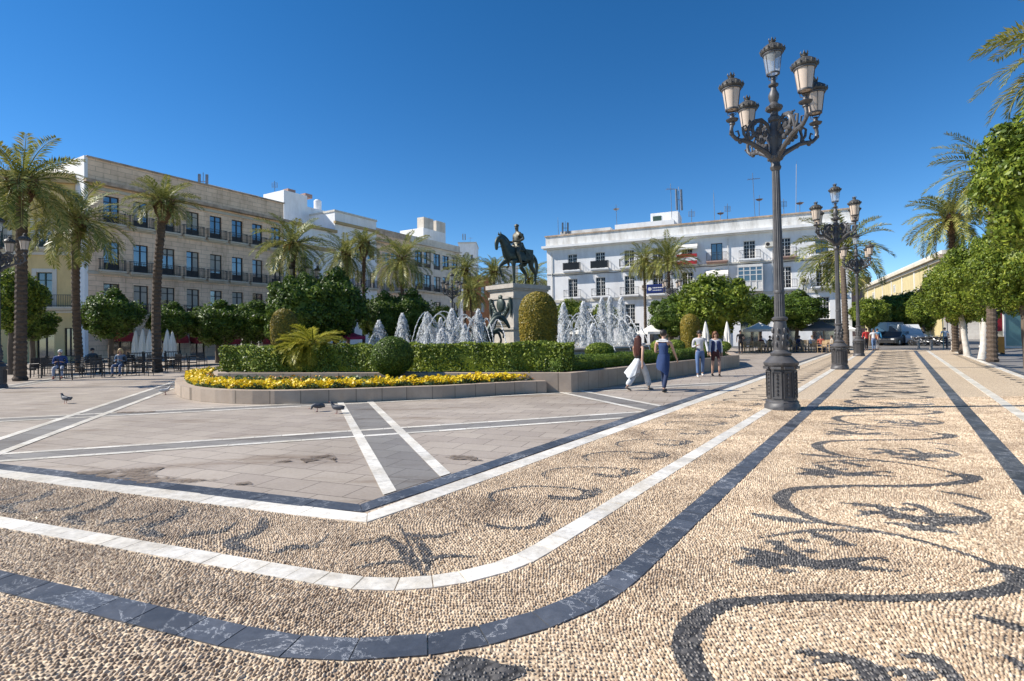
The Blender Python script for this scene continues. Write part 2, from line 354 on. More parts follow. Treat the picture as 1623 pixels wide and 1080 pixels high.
# ---- pebble mosaic: tapered strokes traced once, then repeated along the esplanade
def PX(l): return [G(x, y).to_2d() for x, y in l]
def SW(l): return [((p.x*N1.x+p.y*N1.y), (p.x*U1.x+p.y*U1.y)) for p in PX(l)]
z7 = lambda l: [(1150+.2915*x, 640+.2915*y) for x, y in l]
base_strokes = [
 (SW([(1500, 757), (1526, 753.7), (1543.5, 757), (1543, 761), (1526, 766), (1485, 770.3), (1412, 772.4), (1354, 772), (1281, 774.7), (1251, 780), (1238.5, 791), (1246, 803), (1266, 815), (1301, 829.5), (1343, 837), (1403, 847), (1479, 865), (1556, 890), (1598, 911), (1616, 927)]),
  [.03, .07, .13, .13, .11, .09, .08, .08, .09, .12, .15, .14, .11, .08, .06, .055, .05, .05, .07, .12]),
 (SW(z7([(1440, 622), (1300, 640), (1100, 640), (900, 606), (740, 590)])), [.02, .2, .2, .13, .02]),
 (SW(z7([(1270, 712), (1080, 682), (860, 652)])), [.01, .15, .02]),
 (SW(z7([(1160, 625), (1040, 558), (960, 552)])), [.06, .1, .02]),
 (SW(z7([(900, 610), (830, 565), (620, 545)])), [.14, .11, .01]),
 (SW(z7([(1440, 622), (1340, 580), (1240, 548)])), [.04, .1, .03]),
 (SW(z7([(480, 655), (350, 640), (220, 620), (130, 603)])), [.02, .15, .1, .01]),
 (SW(z7([(1150, 480), (1280, 500), (1410, 527)])), [.01, .1, .01]),
 (SW([(1403, 847), (1364, 845), (1288, 843), (1207, 854)]), [.05, .06, .06, .02]),
 (SW([(1165, 894), (1230, 889), (1307, 897), (1430, 908)]), [.02, .17, .13, .01]),
 (SW([(1222, 859), (1245, 872), (1268, 887)]), [.07, .1, .14]),
 (SW([(1285, 846), (1320, 858), (1357, 867)]), [.04, .1, .02]),
 (SW([(1172, 871), (1200, 876), (1240, 885)]), [.01, .08, .1]),
 (SW([(1300, 897), (1350, 890), (1405, 886)]), [.1, .07, .01]),
]
for k_, (x_, y_, l_, h_) in enumerate(((470, 352, 60, .10), (520, 312, 70, .08), (565, 358, 80, .12), (625, 292, 70, .09), (690, 352, 90, .13), (745, 302, 60, .08), (775, 365, 70, .12), (640, 384, 80, .08), (700, 258, 60, .08), (880, 272, 70, .08), (790, 240, 70, .09), (1000, 372, 60, .05), (900, 352, 80, .07), (590, 262, 60, .06), (1020, 332, 30, .05), (1050, 340, 20, .05))):
    base_strokes.append((SW([(1000+.3838*(x_-l_/2), 760+.3838*(y_+3)), (1000+.3838*x_, 760+.3838*y_), (1000+.3838*(x_+l_/2), 760+.3838*(y_+2))]), [.03, h_, .03]))
for x_, y_, l_, h_ in ((950, 112, 70, .05), (1000, 142, 90, .09), (1055, 122, 80, .06), (1105, 160, 90, .09), (1150, 130, 60, .07), (1205, 176, 90, .12), (1195, 208, 70, .10), (1260, 150, 80, .08), (1330, 182, 90, .12), (1400, 166, 80, .12), (965, 152, 60, .05), (1260, 196, 70, .08), (1300, 150, 60, .07), (1120, 125, 50, .05)):
    base_strokes.append((SW([(1000+.3838*(x_-l_/2), 760+.3838*(y_+3)), (1000+.3838*x_, 760+.3838*y_), (1000+.3838*(x_+l_/2), 760+.3838*(y_-2))]), [.02, h_, .02]))
PER = 2.82; STROKES = []
for k in range(-2, 16):
    for pts, wd in base_strokes: STROKES.append(([(s, w_+k*PER) for s, w_ in pts], wd))
z6 = lambda l: [(600+.315*x, 620+.315*y) for x, y in l]
small = [(SW(z6([(580, 560), (562, 530), (620, 503), (750, 484), (900, 488), (1020, 500), (1055, 525), (980, 550), (850, 543)])), [.03, .05, .05, .04, .04, .05, .14, .07, .03]),
         (SW(z6([(540, 680), (690, 697), (790, 680), (840, 650), (830, 625)])), [.05, .07, .08, .13, .04])]
for k in range(-0, 42):
    for pts, wd in small:
        if k > 0 or pts is small[0][0] or True: STROKES.append(([(s, w_+k*.99) for s, w_ in pts], wd))
for k in range(0, 40):          # mirrored scroll along the far side of the esplanade
    STROKES.append(([(.7-s*.72-.55+.9, w_+k*.99+1) for s, w_ in small[0][0]], small[0][1]))
WST = [([N1*s+U1*w_ for s, w_ in pts], wd) for pts, wd in STROKES]
def GL(l): return [G(x, y) for x, y in l]
WST += [(GL([(633, 833), (650, 868), (672, 918)]), [.02, .02, .02]), (GL([(612, 852), (634, 870), (655, 893), (664, 906)]), [.04, .09, .11, .02]), (GL([(655, 897), (625, 893), (590, 897), (566, 903)]), [.05, .05, .05, .02]),
        (GL([(612, 855), (585, 862), (556, 866)]), [.07, .06, .02]), (GL([(646, 846), (668, 866), (680, 888), (677, 907)]), [.03, .08, .09, .02]), (GL([(642, 848), (668, 853), (700, 851), (722, 845)]), [.05, .09, .05, .015]), (GL([(672, 893), (700, 884), (730, 884), (756, 885)]), [.07, .06, .04, .015]),
        (GL([(700, 1085), (735, 1062), (775, 1072), (832, 1066)]), [.05, .2, .2, .04]), (GL([(735, 1080), (742, 1058), (748, 1050)]), [.15, .1, .02])]
hook = [GL([(404, 876), (374, 868), (372, 858), (400, 848), (417, 836), (418, 822)]), GL([(440, 878), (460, 870), (500, 868), (520, 850)]), GL([(300, 850), (330, 848), (352, 842)])]
for k in range(0, 14):
    sh = -U2*(.98*k)
    for j, h in enumerate(hook): WST.append(([p+sh for p in h], [[.05, .12, .14, .12, .1, .04], [.05, .1, .06, .02], [.02, .07, .02]][j]))
def densify(pts, wd):
    P = [Vector((p.x, p.y, 0)) for p in pts]; out = []; n = len(P)
    for i in range(n-1):
        p0 = P[max(i-1, 0)]; p1 = P[i]; p2 = P[i+1]; p3 = P[min(i+2, n-1)]; k = max(2, min(12, int((p2-p1).length/.05)))
        for j in range(k):
            t = j/k; q = .5*((2*p1)+(p2-p0)*t+(2*p0-5*p1+4*p2-p3)*t*t+(3*p1-p0-3*p2+p3)*t**3); out.append((q, wd[i]+(wd[i+1]-wd[i])*t))
    out.append((P[-1], wd[-1])); return out
inl = MB(); segs = []
for pts, wd in WST:
    D = densify(pts, wd); vs = []; zz = .0085+random.random()*.0035
    for i, (p, w_) in enumerate(D):
        d = D[min(i+1, len(D)-1)][0]-D[max(i-1, 0)][0]; d = d.normalized() if d.length > 0 else Vector((1, 0, 0)); nn = Vector((-d.y, d.x, 0))*w_/2
        vs += [Vector((p.x+nn.x, p.y+nn.y, zz)), Vector((p.x-nn.x, p.y-nn.y, zz))]
        if i: segs.append((D[i-1][0].x, D[i-1][0].y, p.x, p.y, (w_+D[i-1][1])/4))
    inl.add(vs, [(2*i, 2*i+1, 2*i+3, 2*i+2) for i in range(len(D)-1)])
NEAR = 12.5
S(inl.obj('dark_pebble_scrolls', m_pdark))

# ---- real pebbles on the nearest paving
def near_pebbles():
    dx, dy = .0205, .0285
    ii, jj = np.meshgrid(np.arange(-700, 700), np.arange(-40, 600)); x = ii*dx+(jj % 2)*dx/2; y = jj*dy
    x = x.ravel().astype(float); y = y.ravel().astype(float)
    x += RS.uniform(-.2, .2, x.size)*dx; y += RS.uniform(-.2, .2, x.size)*dy
    ph = RS.uniform(0, 6.28, 12)
    def warp(x, y):
        ax = .16*np.sin(1.9*y+.7*x+ph[0])+.09*np.sin(3.7*y-1.1*x+ph[1])+.10*np.sin(1.3*x+ph[2]); ay = .16*np.sin(1.7*x+.6*y+ph[3])+.1*np.sin(3.1*x+1.2*y+ph[4])
        c, s = math.cos(-R(12)), math.sin(-R(12)); X = x+ax; Y = y+ay; return X*c-Y*s, X*s+Y*c+.6
    X, Y = warp(x, y); e = 1e-3; X2, Y2 = warp(x, y+e); ang = np.arctan2(Y2-Y, X2-X)
    keep = (Y > 2.2) & (Y < NEAR) & (np.abs(X/Y) < 1.03); X, Y, ang = X[keep], Y[keep], ang[keep]
    s = X*N1.x+Y*N1.y; t = X*N2.x+Y*N2.y; keep = ~((s < -3.76) & (t > 3.93)) & (s < 3.7); X, Y, ang = X[keep], Y[keep], ang[keep]
    def dist(A, X, Y):
        best = np.full(X.size, 9.0)
        for x0, y0, x1, y1, w_ in A:
            mnx, mxx, mny, mxy = min(x0, x1)-.35, max(x0, x1)+.35, min(y0, y1)-.35, max(y0, y1)+.35
            idx = np.nonzero((X > mnx) & (X < mxx) & (Y > mny) & (Y < mxy))[0]
            if not idx.size: continue
            ddx, ddy = x1-x0, y1-y0; l2 = ddx*ddx+ddy*ddy+1e-12; tt = np.clip(((X[idx]-x0)*ddx+(Y[idx]-y0)*ddy)/l2, 0, 1)
            d = np.hypot(X[idx]-x0-tt*ddx, Y[idx]-y0-tt*ddy)-w_; best[idx] = np.minimum(best[idx], d)
        return best
    bs = []
    for pts, wd in BANDS:
        for a, b in zip(pts[:-1], pts[1:]):
            if min(a.y, b.y) < NEAR+1 and abs(a.x) < 14: bs.append((a.x, a.y, b.x, b.y, wd/2+.008))
    keep = dist(bs, X, Y) > 0; X, Y, ang = X[keep], Y[keep], ang[keep]
    dk = dist([q for q in segs if q[1] < NEAR+1 and q[1] > 1.5], X, Y)+RS.uniform(-.008, .008, X.size) < 0
    s_ = X*N1.x+Y*N1.y; dk &= ~((s_ < -2.2) & (RS.uniform(0, 1, X.size) < .42))      # the narrow border's motifs are laid in mixed light and dark stones
    n = X.size
    # unit dome: 3 rings of 7
    rings = [(1.0, -.35), (.93, .35), (.52, .86)]; K = 7; U = []
    for r_, z_ in rings:
        for k in range(K): a = 2*math.pi*k/K; U.append((r_*math.cos(a), r_*math.sin(a), z_))
    U.append((0, 0, 1)); U = np.array(U); Fc = []
    for i in range(2):
        for k in range(K): k2 = (k+1) % K; Fc += [(i*K+k, i*K+k2, (i+1)*K+k2), (i*K+k, (i+1)*K+k2, (i+1)*K+k)]
    for k in range(K): Fc.append((2*K+k, 2*K+(k+1) % K, 3*K))
    Fc = np.array(Fc)
    big_ = 1+.16*np.sin(X*2.3+Y*1.7)+.08*np.sin(X*5.1-Y*3.3); ra = .0143*RS.uniform(.68, 1.3, n)*np.minimum(big_, 1.1); rb = .0089*RS.uniform(.75, 1.25, n); h = .0108*RS.uniform(.5, 1.5, n)
    rb[dk] *= .95
    ca, sa = np.cos(ang), np.sin(ang); j = 1+RS.uniform(-.14, .14, (n, U.shape[0]))
    lx = U[None, :, 0]*ra[:, None]*j; ly = U[None, :, 1]*rb[:, None]*j; lz = U[None, :, 2]*h[:, None]
    tx = RS.uniform(-.28, .28, n); ty = RS.uniform(-.28, .28, n)
    V = np.stack([X[:, None]+lx*ca[:, None]-ly*sa[:, None], Y[:, None]+lx*sa[:, None]+ly*ca[:, None], .005+lz+lx*tx[:, None]+ly*ty[:, None]], -1)
    for sel, nm, mt in ((~dk, 'light_pebbles', m_pebI), (dk, 'dark_pebbles', m_pebD)):
        Vs = V[sel]; c = len(Vs); Fs = (Fc[None]+(np.arange(c)*U.shape[0])[:, None, None]).reshape(-1, 3)
        me = npmesh(nm, Vs.reshape(-1, 3), Fs, mt); me.polygons.foreach_set('use_smooth', [True]*len(me.polygons)); S(link(nm, me))
    print('pebbles', n)
near_pebbles()
gp = [(-9, 1.5), (9, 1.5), (9, NEAR), (-9, NEAR)]

# ------------------------------------------------------------------ buildings
m_glass = glassmat('window_glass'); m_glass.node_tree.nodes['Principled BSDF'].inputs['IOR'].default_value = 2.5; m_glassd = glassmat('dark_window_glass', (.012, .014, .018), .25); m_glassd.node_tree.nodes['Principled BSDF'].inputs['IOR'].default_value = 1.45; m_dkframe = M('dark_window_paint', (.035, .025, .02), rough=.5, bump=0); m_whframe = M('white_window_paint', (.72, .70, .66), (.6, .58, .55), rough=.5, bump=0)
m_grframe = M('green_window_paint', (.03, .07, .05), rough=.5, bump=0); m_iron = M('black_iron', (.025, .025, .027), rough=.45, bump=0)
m_curtain = M('curtain_cloth', (.5, .47, .4), rough=.9, bump=0); m_dark = M('dark_interior', (.02, .018, .016), rough=.9, bump=0)
m_roof = M('roof_tiles', (.28, .17, .12), (.18, .12, .09), 2, .9, .3)
def ashlar(name, a, b_, mort, bw=1.1, rh=.42, stain=(.6, .55, .5)):
    m, n, b, N, L = newmat(name); t = N('ShaderNodeTexCoord'); sp = N('ShaderNodeSeparateXYZ'); L(t.outputs['Object'], sp.inputs[0])
    ad = N('ShaderNodeMath'); ad.operation = 'ADD'; L(sp.outputs[0], ad.inputs[0]); L(sp.outputs[1], ad.inputs[1])
    cb = N('ShaderNodeCombineXYZ'); L(ad.outputs[0], cb.inputs[0]); L(sp.outputs[2], cb.inputs[1])
    br = N('ShaderNodeTexBrick'); br.inputs['Scale'].default_value = 1; br.inputs['Brick Width'].default_value = bw; br.inputs['Row Height'].default_value = rh; br.inputs['Mortar Size'].default_value = .014
    br.inputs['Color1'].default_value = (*a, 1); br.inputs['Color2'].default_value = (*b_, 1); br.inputs['Mortar'].default_value = (*mort, 1); L(cb.outputs[0], br.inputs['Vector'])
    f = noise(N, L, coords(N, L), .6, 7, .7); c = mix(N, L, 1.0, br.outputs['Color'], ramp(N, L, f, [(.3, (.78, .76, .74)), (.65, (1.08, 1.08, 1.08))]), 'MULTIPLY')
    f2 = noise(N, L, coords(N, L, scale=(1, 1, .2)), 1.2, 8, .7); c = mix(N, L, 1.0, c, ramp(N, L, f2, [(.52, (1, 1, 1)), (.75, stain)]), 'MULTIPLY')
    L(c, b.inputs['Base Color']); b.inputs['Roughness'].default_value = .85; bumpn(N, L, b, noise(N, L, coords(N, L), 8, 5), .25, .02); return m
m_stone = ashlar('golden_ashlar', (.90, .65, .45), (.80, .57, .39), (.45, .31, .2))
m_stoneold = M('weathered_stone', (.66, .50, .37), (.34, .26, .195), 1.6, .9, .4, .03, stain=(.45, .42, .4))
m_greystone = ashlar('grey_stucco', (.68, .62, .53), (.62, .565, .485), (.5, .45, .39), 2.5, 1.1)
def stucco(name, c, stain=(.72, .7, .67)): return M(name, c, tuple(x*.88 for x in c), .7, .85, .2, .01, stain=stain)
m_white_st = stucco('white_stucco', (.86, .855, .85), (.82, .8, .78)); m_white_old = stucco('weathered_whitewash', (.78, .76, .72), (.45, .42, .38)); m_yellow = stucco('ochre_stucco', (.72, .53, .25)); m_cream = stucco('cream_stucco', (.66, .62, .54))
m_yel2 = stucco('lemon_stucco', (.56, .46, .24)); m_ochre = stucco('ochre_trim', (.5, .36, .18)); m_orange = stucco('orange_stucco', (.5, .2, .08)); m_pink = stucco('rose_brick', (.42, .27, .22)); m_sill = stucco('pale_stone_trim', (.6, .53, .42))

class Facade:
    """local frame: x along the facade, y into the building, z up"""
    def __init__(s, name, label, cat, P0, P1, top, depth, mats, holes=(), group=None, z0=0):
        s.P0 = Vector((P0[0], P0[1], 0)); P1 = Vector((P1[0], P1[1], 0)); s.u = (P1-s.P0).normalized(); s.n = Vector((-s.u.y, s.u.x, 0)); s.L = (P1-s.P0).length
        s.top = top; s.depth = depth; s.mats = mats; s.wm = {}
        s.root = thing(name, label, cat, s.P0, math.atan2(s.u.y, s.u.x), group)
    def at(s, px, py, y0=0):
        d = ray(px, py); c = Vector((0, 0, H)); q = s.P0+s.n*y0; t = (q-c).dot(s.n)/d.dot(s.n); p = c+d*t; return (p-s.P0).dot(s.u), p.z
    def wall(s, holes, mat, rev=.28):
        mb = MB(); us = sorted({0, s.L, *[h[0] for h in holes], *[h[1] for h in holes]}); zs = sorted({0, s.top, *[h[2] for h in holes], *[h[3] for h in holes]})
        for a, b in zip(us[:-1], us[1:]):
            run = None
            for c, d in zip(zs[:-1], zs[1:]):
                mu, mz = (a+b)/2, (c+d)/2
                if any(h[0] < mu < h[1] and h[2] < mz < h[3] for h in holes):
                    if run: mb.add([(a, 0, run[0]), (b, 0, run[0]), (b, 0, run[1]), (a, 0, run[1])], [(0, 1, 2, 3)]); run = None
                else: run = (run[0], d) if run else (c, d)
            if run: mb.add([(a, 0, run[0]), (b, 0, run[0]), (b, 0, run[1]), (a, 0, run[1])], [(0, 1, 2, 3)])
        for a, b, c, d in holes:
            mb.add([(a, 0, c), (b, 0, c), (b, 0, d), (a, 0, d), (a, rev, c), (b, rev, c), (b, rev, d), (a, rev, d)], [(0, 4, 5, 1), (1, 5, 6, 2), (2, 6, 7, 3), (3, 7, 4, 0)])
        L, D, T = s.L, s.depth, s.top
        mb.add([(0, 0, 0), (0, D, 0), (0, D, T), (0, 0, T), (L, 0, 0), (L, D, 0), (L, D, T), (L, 0, T)], [(0, 3, 2, 1), (4, 5, 6, 7), (1, 2, 6, 5), (3, 7, 6, 2)])
        return mb.obj('wall', mat, s.root)
    def window(s, a, b, c, d, frame, kind='glazed', name='window', rev=.28, rows=3, glass=None):
        w_, h_ = round(b-a, 2), round(d-c, 2); key = (w_, h_, kind, frame.name, name)
        if key not in s.wm:
            f = MB(); t = .07; y0, y1 = .13, .22
            f.bx(0, t, y0, y1, 0, h_); f.bx(w_-t, w_, y0, y1, 0, h_); f.bx(t, w_-t, y0, y1, h_-t, h_); f.bx(t, w_-t, y0, y1, 0, t); f.bx(w_/2-.045, w_/2+.045, y0-.01, y1, t, h_-t)
            if kind != 'plain': f.bx(t, w_-t, y0+.02, y1, h_*.78-.03, h_*.78+.03)
            if kind == 'muntin':
                for k in range(1, rows+1):
                    z = h_*.78*k/(rows+1)
                    f.bx(t, w_-t, y0+.03, y1-.01, z-.018, z+.018)
                for x in (w_*.27, w_*.73): f.bx(x-.015, x+.015, y0+.031, y1-.01, t, h_-t)
            if kind == 'panelled': f.bx(t, w_-t, y0+.015, y1-.005, t, h_*.26)
            g = MB(); g.bx(.02, w_-.02, .19, .2, .02, h_-.02)
            s.wm[key] = (f.mesh(name, frame), g.mesh('pane', glass or m_glass))
        fm, gm = s.wm[key]; o = link(name, fm, s.root, (a, 0, c)); link('pane', gm, o)
        if name == 'window' and glass is None and random.random() < .5:
            sd = random.choice((0, 1, 2)); hh = random.choice((.35, .6, .9)); z0 = h_*.26 if kind == 'panelled' else .08; q = MB(); top_ = h_-.08
            x0, x1 = ((.08, w_*.46), (w_*.54, w_-.08), (.08, w_-.08))[sd]; n = 8
            vs = [(x0+(x1-x0)*i/n, .178 if i % 2 else .184, zz) for zz in (max(z0, top_-(top_-z0)*hh) if sd == 2 else z0, top_) for i in range(n+1)]; q.add(vs, [(i, i+1, n+2+i, n+1+i) for i in range(n)]).obj('curtain', m_curtain, o)
        return o
    def balcony(s, a, b, z, dep=.55, hgt=1.0, slab=m_sill, iron=m_iron, solid=False, sp=.13):
        mb = MB(); mb.bx(a, b, -dep, -.003, z-.16, z); mb.bx(a+.08, b-.08, -dep+.12, -.003, z-.3, z-.163); o = mb.obj('balcony', slab, s.root)
        r = MB(); e = .05; A, B, D = a+e, b-e, -dep+e
        for zz in (z+hgt-.02, z+.1): r.bx(A, B, D-.02, D+.02, zz-.02, zz+.02); r.bx(A-.02, A+.02, D+.021, 0, zz-.02, zz+.02); r.bx(B-.02, B+.02, D+.021, 0, zz-.02, zz+.02)
        n = max(2, int((B-A)/sp))
        for k in range(n+1): x = A+(B-A)*k/n; r.bx(x-.011, x+.011, D-.011, D+.011, z, z+hgt)
        for k in range(1, max(2, int(dep/sp))): y = D+(0-D)*k/max(2, int(dep/sp)); r.bx(A-.011, A+.011, y-.011, y+.011, z, z+hgt); r.bx(B-.011, B+.011, y-.011, y+.011, z, z+hgt)
        if solid: r.bx(A+.03, B-.03, D+.03, D+.035, z+.05, z+hgt-.05)
        r.obj('railing', iron, o); return o
    def band(s, name, z0, z1, out, mat, a=None, b=None, back=.02): 
        a = -out*.6 if a is None else a; b = s.L+out*.6 if b is None else b
        mb = MB(); mb.bx(a, b, -out, -.002, z0, z1); return mb.obj(name, mat, s.root)
    def cap(s, name, z0, z1, th, mat, out=0, inset=0):       # parapet / roof edge round the top
        mb = MB(); L, D = s.L, s.depth; mb.bx(-out, L+out, -out, th, z0, z1); mb.bx(-out, L+out, D-th, D+out, z0, z1); mb.bx(-out, th, th+.001, D-th-.001, z0, z1); mb.bx(L-th, L+out, th+.001, D-th-.001, z0, z1)
        return mb.obj(name, mat, s.root)
def avg(l): return sum(l)/len(l)

LU = Vector((.5, .866, 0)); LP = Vector((-35.1, 44, 0))     # the long left-hand row of fronts
def LF(px): # point of the left row's line under column px
    d = ray(px, 500); n = Vector((-LU.y, LU.x, 0)); t = LP.dot(n)/Vector((d.x, d.y, 0)).dot(n); return Vector((d.x*t, d.y*t, 0))
P_a, P_b, P_c, P_c2, P_d, P_e = LF(140), LF(451), LF(532), LF(598), LF(652), LF(730)

# golden stone hotel
f = Facade('stone_building', 'long golden stone block of four storeys with rows of dark french windows and iron balconies', 'building', P_a, P_b, 10, 14, None)
f.top = f.at(143, 285)[1]
cols = [177, 228, 272, 309, 345, 378, 408, 438]; us = [f.at(c, 450)[0] for c in cols]; st = (us[-1]-us[0])/7; us = [us[0]+st*k for k in range(8)]
z = lambda px, py: f.at(px, py)[1]
rows = [(z(177, 354.5), z(177, 312)), (z(177, 429), z(177, 383)), (z(177, 497), z(177, 450)), ]
hw = .6; holes = []
for a, b in rows: holes += [(u-hw, u+hw, a, b) for u in us]
ghol = [(us[0]-.2, us[0]+1.6, 0, 3.2), (us[2]-.6, us[2]+1.1, 0, 3.0), (us[3]-.3, us[3]+1.1, 0, 3.0), (us[5]-.7, us[5]+.8, 0, 3.0), (us[7]-.8, us[7]+.6, 0, 3.0)]
f.wall(holes+ghol, m_stone)
for a, b, c, d in holes: f.window(a, b, c, d, m_dkframe, 'panelled')
for a, b, c, d in ghol: f.window(a, b, c, d, m_dkframe, 'plain', name='door')
for a, b in rows[:2]:
    for u in us: f.balcony(u-1.0, u+1.0, a-.02, .42, .95)
for u in us[1:]: f.balcony(u-.95, u+.95, rows[2][0]-.02, .32, .95)
for a, b in rows: f.band('string_course', a-.42, a-.19, .09, m_sill)
f.band('cornice', f.top-.75, f.top-.5, .12, m_sill); f.band('cornice', f.top-.3, f.top, .5, m_stoneold); pt = f.at(141, 250)[1]
f.cap('parapet', f.top+.003, pt, .35, m_stone, 0); f.cap('coping', pt+.002, pt+.14, .42, m_stoneold, .1)
mb = MB(); mb.bx(.4, f.L-.4, .5, f.depth-.4, f.top-.5, f.top+.1); mb.obj('roof', m_roof, f.root)
mb = MB(); mb.bx(-.25, -.003, .0, f.depth, 0, pt+.1); mb.obj('side_wall', m_white_st, f.root)
mb = MB(); u_ = f.at(350, 300)[0]; mb.bx(u_, u_+6, 2.5, 7, f.top, f.at(360, 299, 2.5)[1]); mb.obj('roof_room', m_white_st, f.root)
f.L_top = pt; stone = f

# ochre house at the far left
PB = P_a+stone.n*1.6-LU*.3; ya = PB-Vector((.965, .262, 0))*17
f = Facade('ochre_house', 'ochre yellow house with green french windows behind the two leftmost palms', 'building', ya, PB, 8, 12, None)
f.top = f.at(105, 284)[1]; z = lambda px, py: f.at(px, py)[1]; u = lambda px: f.at(px, 450)[0]
hs = [(u(56), u(80), z(68, 393), z(68, 352)), (u(58), u(83), z(70, 487), z(70, 432)), (u(-10), u(12), z(0, 393), z(0, 352)), (u(-10), u(12), z(0, 487), z(0, 432)), (u(58), u(86), .05, z(70, 522)), (u(102), u(118), z(110, 565), z(110, 520))]
f.wall(hs, m_yellow)
for h in hs[:4]: f.window(*h, m_grframe, 'panelled')
f.window(*hs[4], m_dkframe, 'plain', name='door'); f.window(*hs[5], m_dkframe, 'plain')
for h in hs[:4]:
    mb = MB(); a, b, c, d = h; mb.bx(a-.32, a-.004, -.05, -.002, c, d+.3); mb.bx(b+.004, b+.32, -.05, -.002, c, d+.3); mb.bx(a, b, -.05, -.002, d+.004, d+.3); mb.obj('window_surround', m_cream, f.root)
f.balcony(hs[1][0]-1.0, hs[1][1]+1.6, hs[1][2], .6, 1.0, sp=.12); f.balcony(hs[0][0]-.5, hs[0][1]+.9, hs[0][2], .5, 1.0); f.balcony(hs[2][0]-.5, hs[2][1]+.5, hs[2][2], .5, 1.0); f.balcony(hs[3][0]-.5, hs[3][1]+.5, hs[3][2], .5, 1.0)
f.band('string_course', hs[0][2]-.6, hs[0][2]-.32, .14, m_cream); f.band('string_course', hs[1][2]-.5, hs[1][2]-.32, .1, m_cream); f.band('cornice', f.top-.4, f.top, .35, m_ochre)
f.cap('parapet', f.top+.002, f.top+.5, .3, m_yellow)

yb_ = ya-Vector((.965, .262, 0))*26
f = Facade('cream_corner_house', 'cream house just outside the left edge beyond the ochre house', 'building', yb_, ya, 12.4, 12, None); hs = [(1.5+k*3.1, 2.8+k*3.1, q, q+2.5) for k in range(8) for q in (.3, 4.3, 8.2)]
f.wall(hs, m_cream); [f.window(*h, m_grframe, 'glazed') for h in hs]; f.band('cornice', 12, 12.4, .35, m_sill); [f.balcony(h[0]-.4, h[1]+.4, h[2], .5) for h in hs if h[2] > 4]
# cream and white house with ochre cornices
f = Facade('low_white_house', 'low white house with ochre cornice squeezed beside the golden stone block', 'building', P_b+LU*.02, P_c, 10, 12, None); z = lambda px, py: f.at(px, py)[1]; u = lambda px: f.at(px, 450)[0]
f.top = f.at(491, 357)[1]; hs = [(u(c)-.6, u(c)+.6, z(c, b), z(c, a)) for c, a, b in ((470, 425, 452), (498, 428, 452), (522, 430, 452), (470, 478, 505), (498, 480, 505), (522, 480, 505))]
f.wall(hs, m_white_st); [f.window(*h, m_dkframe, 'glazed') for h in hs]
f.band('cornice', f.top-.35, f.top, .3, m_ochre); f.band('string_course', f.top-2.9, f.top-2.4, .12, m_ochre); [f.balcony(h[0]-.4, h[1]+.4, h[2], .35) for h in hs[:3]]
a = f.at(450, 330, 4.5)[0]; b = f.at(487, 330, 4.5)[0]; zt = f.at(487, 311, 4.5)[1]; mb = MB(); mb.bx(a, b, 4.5, 8.5, f.top-.1, zt); mb.obj('roof_tower', m_white_st, f.root)
[MB().bx(a+1+k*2.6, a+2.1+k*2.6, 5, 6, zt, zt+.5).obj('chimney', m_pink, f.root) for k in range(2)]
b2 = f.at(529, 345, 4.6)[0]; z2 = f.at(500, 331, 4.6)[1]; mb = MB().bx(b+.01, b2, 4.6, 8.5, f.top-.1, z2); mb.obj('roof_room', m_white_st, f.root); MB().lathe([(.5, 0), (.5, 1.5), (.3, 1.7)], 12, (b2-1.5, 6, z2)).obj('water_tank', m_white_st, f.root)
f = Facade('tall_white_house', 'white house with blank attic wall and ochre cornice behind the palm pair', 'building', P_c+LU*.02, P_c2, 10, 12, None); z = lambda px, py: f.at(px, py)[1]; u = lambda px: f.at(px, 450)[0]
f.top = f.at(536, 337)[1]; hs = [(u(c)-.65, u(c)+.65, z(c, b), z(c, a)) for c, a, b in ((548, 385, 408), (569, 388, 410), (589, 391, 412), (548, 425, 452), (569, 430, 455), (589, 432, 457), (548, 480, 505), (569, 482, 505), (589, 484, 505))]
f.wall(hs, m_white_st); [f.window(*h, m_dkframe, 'glazed') for h in hs]; f.band('cornice', f.at(536, 356)[1], f.at(536, 352)[1], .35, m_ochre); f.cap('coping', f.top, f.top+.25, .35, m_cream, .1)
[f.balcony(h[0]-.4, h[1]+.4, h[2], .4) for h in hs[3:6]]
f = Facade('narrow_stone_house', 'narrow golden stone house with pale curtains beside the white attic house', 'building', P_c2+LU*.02, P_d, 10, 12, None); z = lambda px, py: f.at(px, py)[1]; u = lambda px: f.at(px, 450)[0]
f.top = f.at(600, 372)[1]; hs = [(u(c)-.75, u(c)+.75, z(c, b), z(c, a)) for c, a, b in ((612, 400, 420), (626, 402, 421), (641, 404, 422), (612, 440, 462), (626, 441, 462), (641, 443, 462), (612, 482, 505), (626, 482, 505), (641, 483, 505))]
f.wall(hs, m_stone); [f.window(*h, m_whframe, 'glazed', glass=m_curtain if 2 < i < 6 else None) for i, h in enumerate(hs)]; f.band('cornice', f.at(600, 383)[1], f.at(600, 380)[1], .35, m_stoneold); f.cap('parapet', f.top+.002, f.at(600, 362)[1], .35, m_stoneold, .05)
[f.balcony(h[0]-.3, h[1]+.3, h[2], .4) for h in hs[3:6]]
f = Facade('grey_house', 'pale grey house with tall brown windows at the far end of the left row', 'building', P_d+LU*.02, P_e, 10, 14, None); z = lambda px, py: f.at(px, py)[1]; u = lambda px: f.at(px, 450)[0]
f.top = f.at(655, 384)[1]; hs = [(u(c)-.85, u(c)+.85, z(c, b), z(c, a)) for c, a, b in ((664, 398, 423), (678, 400, 425), (693, 403, 428), (707, 406, 428), (721, 409, 430), (664, 433, 460), (678, 436, 462), (693, 439, 464), (707, 440, 465), (721, 441, 465), (664, 478, 496), (693, 479, 496), (721, 480, 496))]
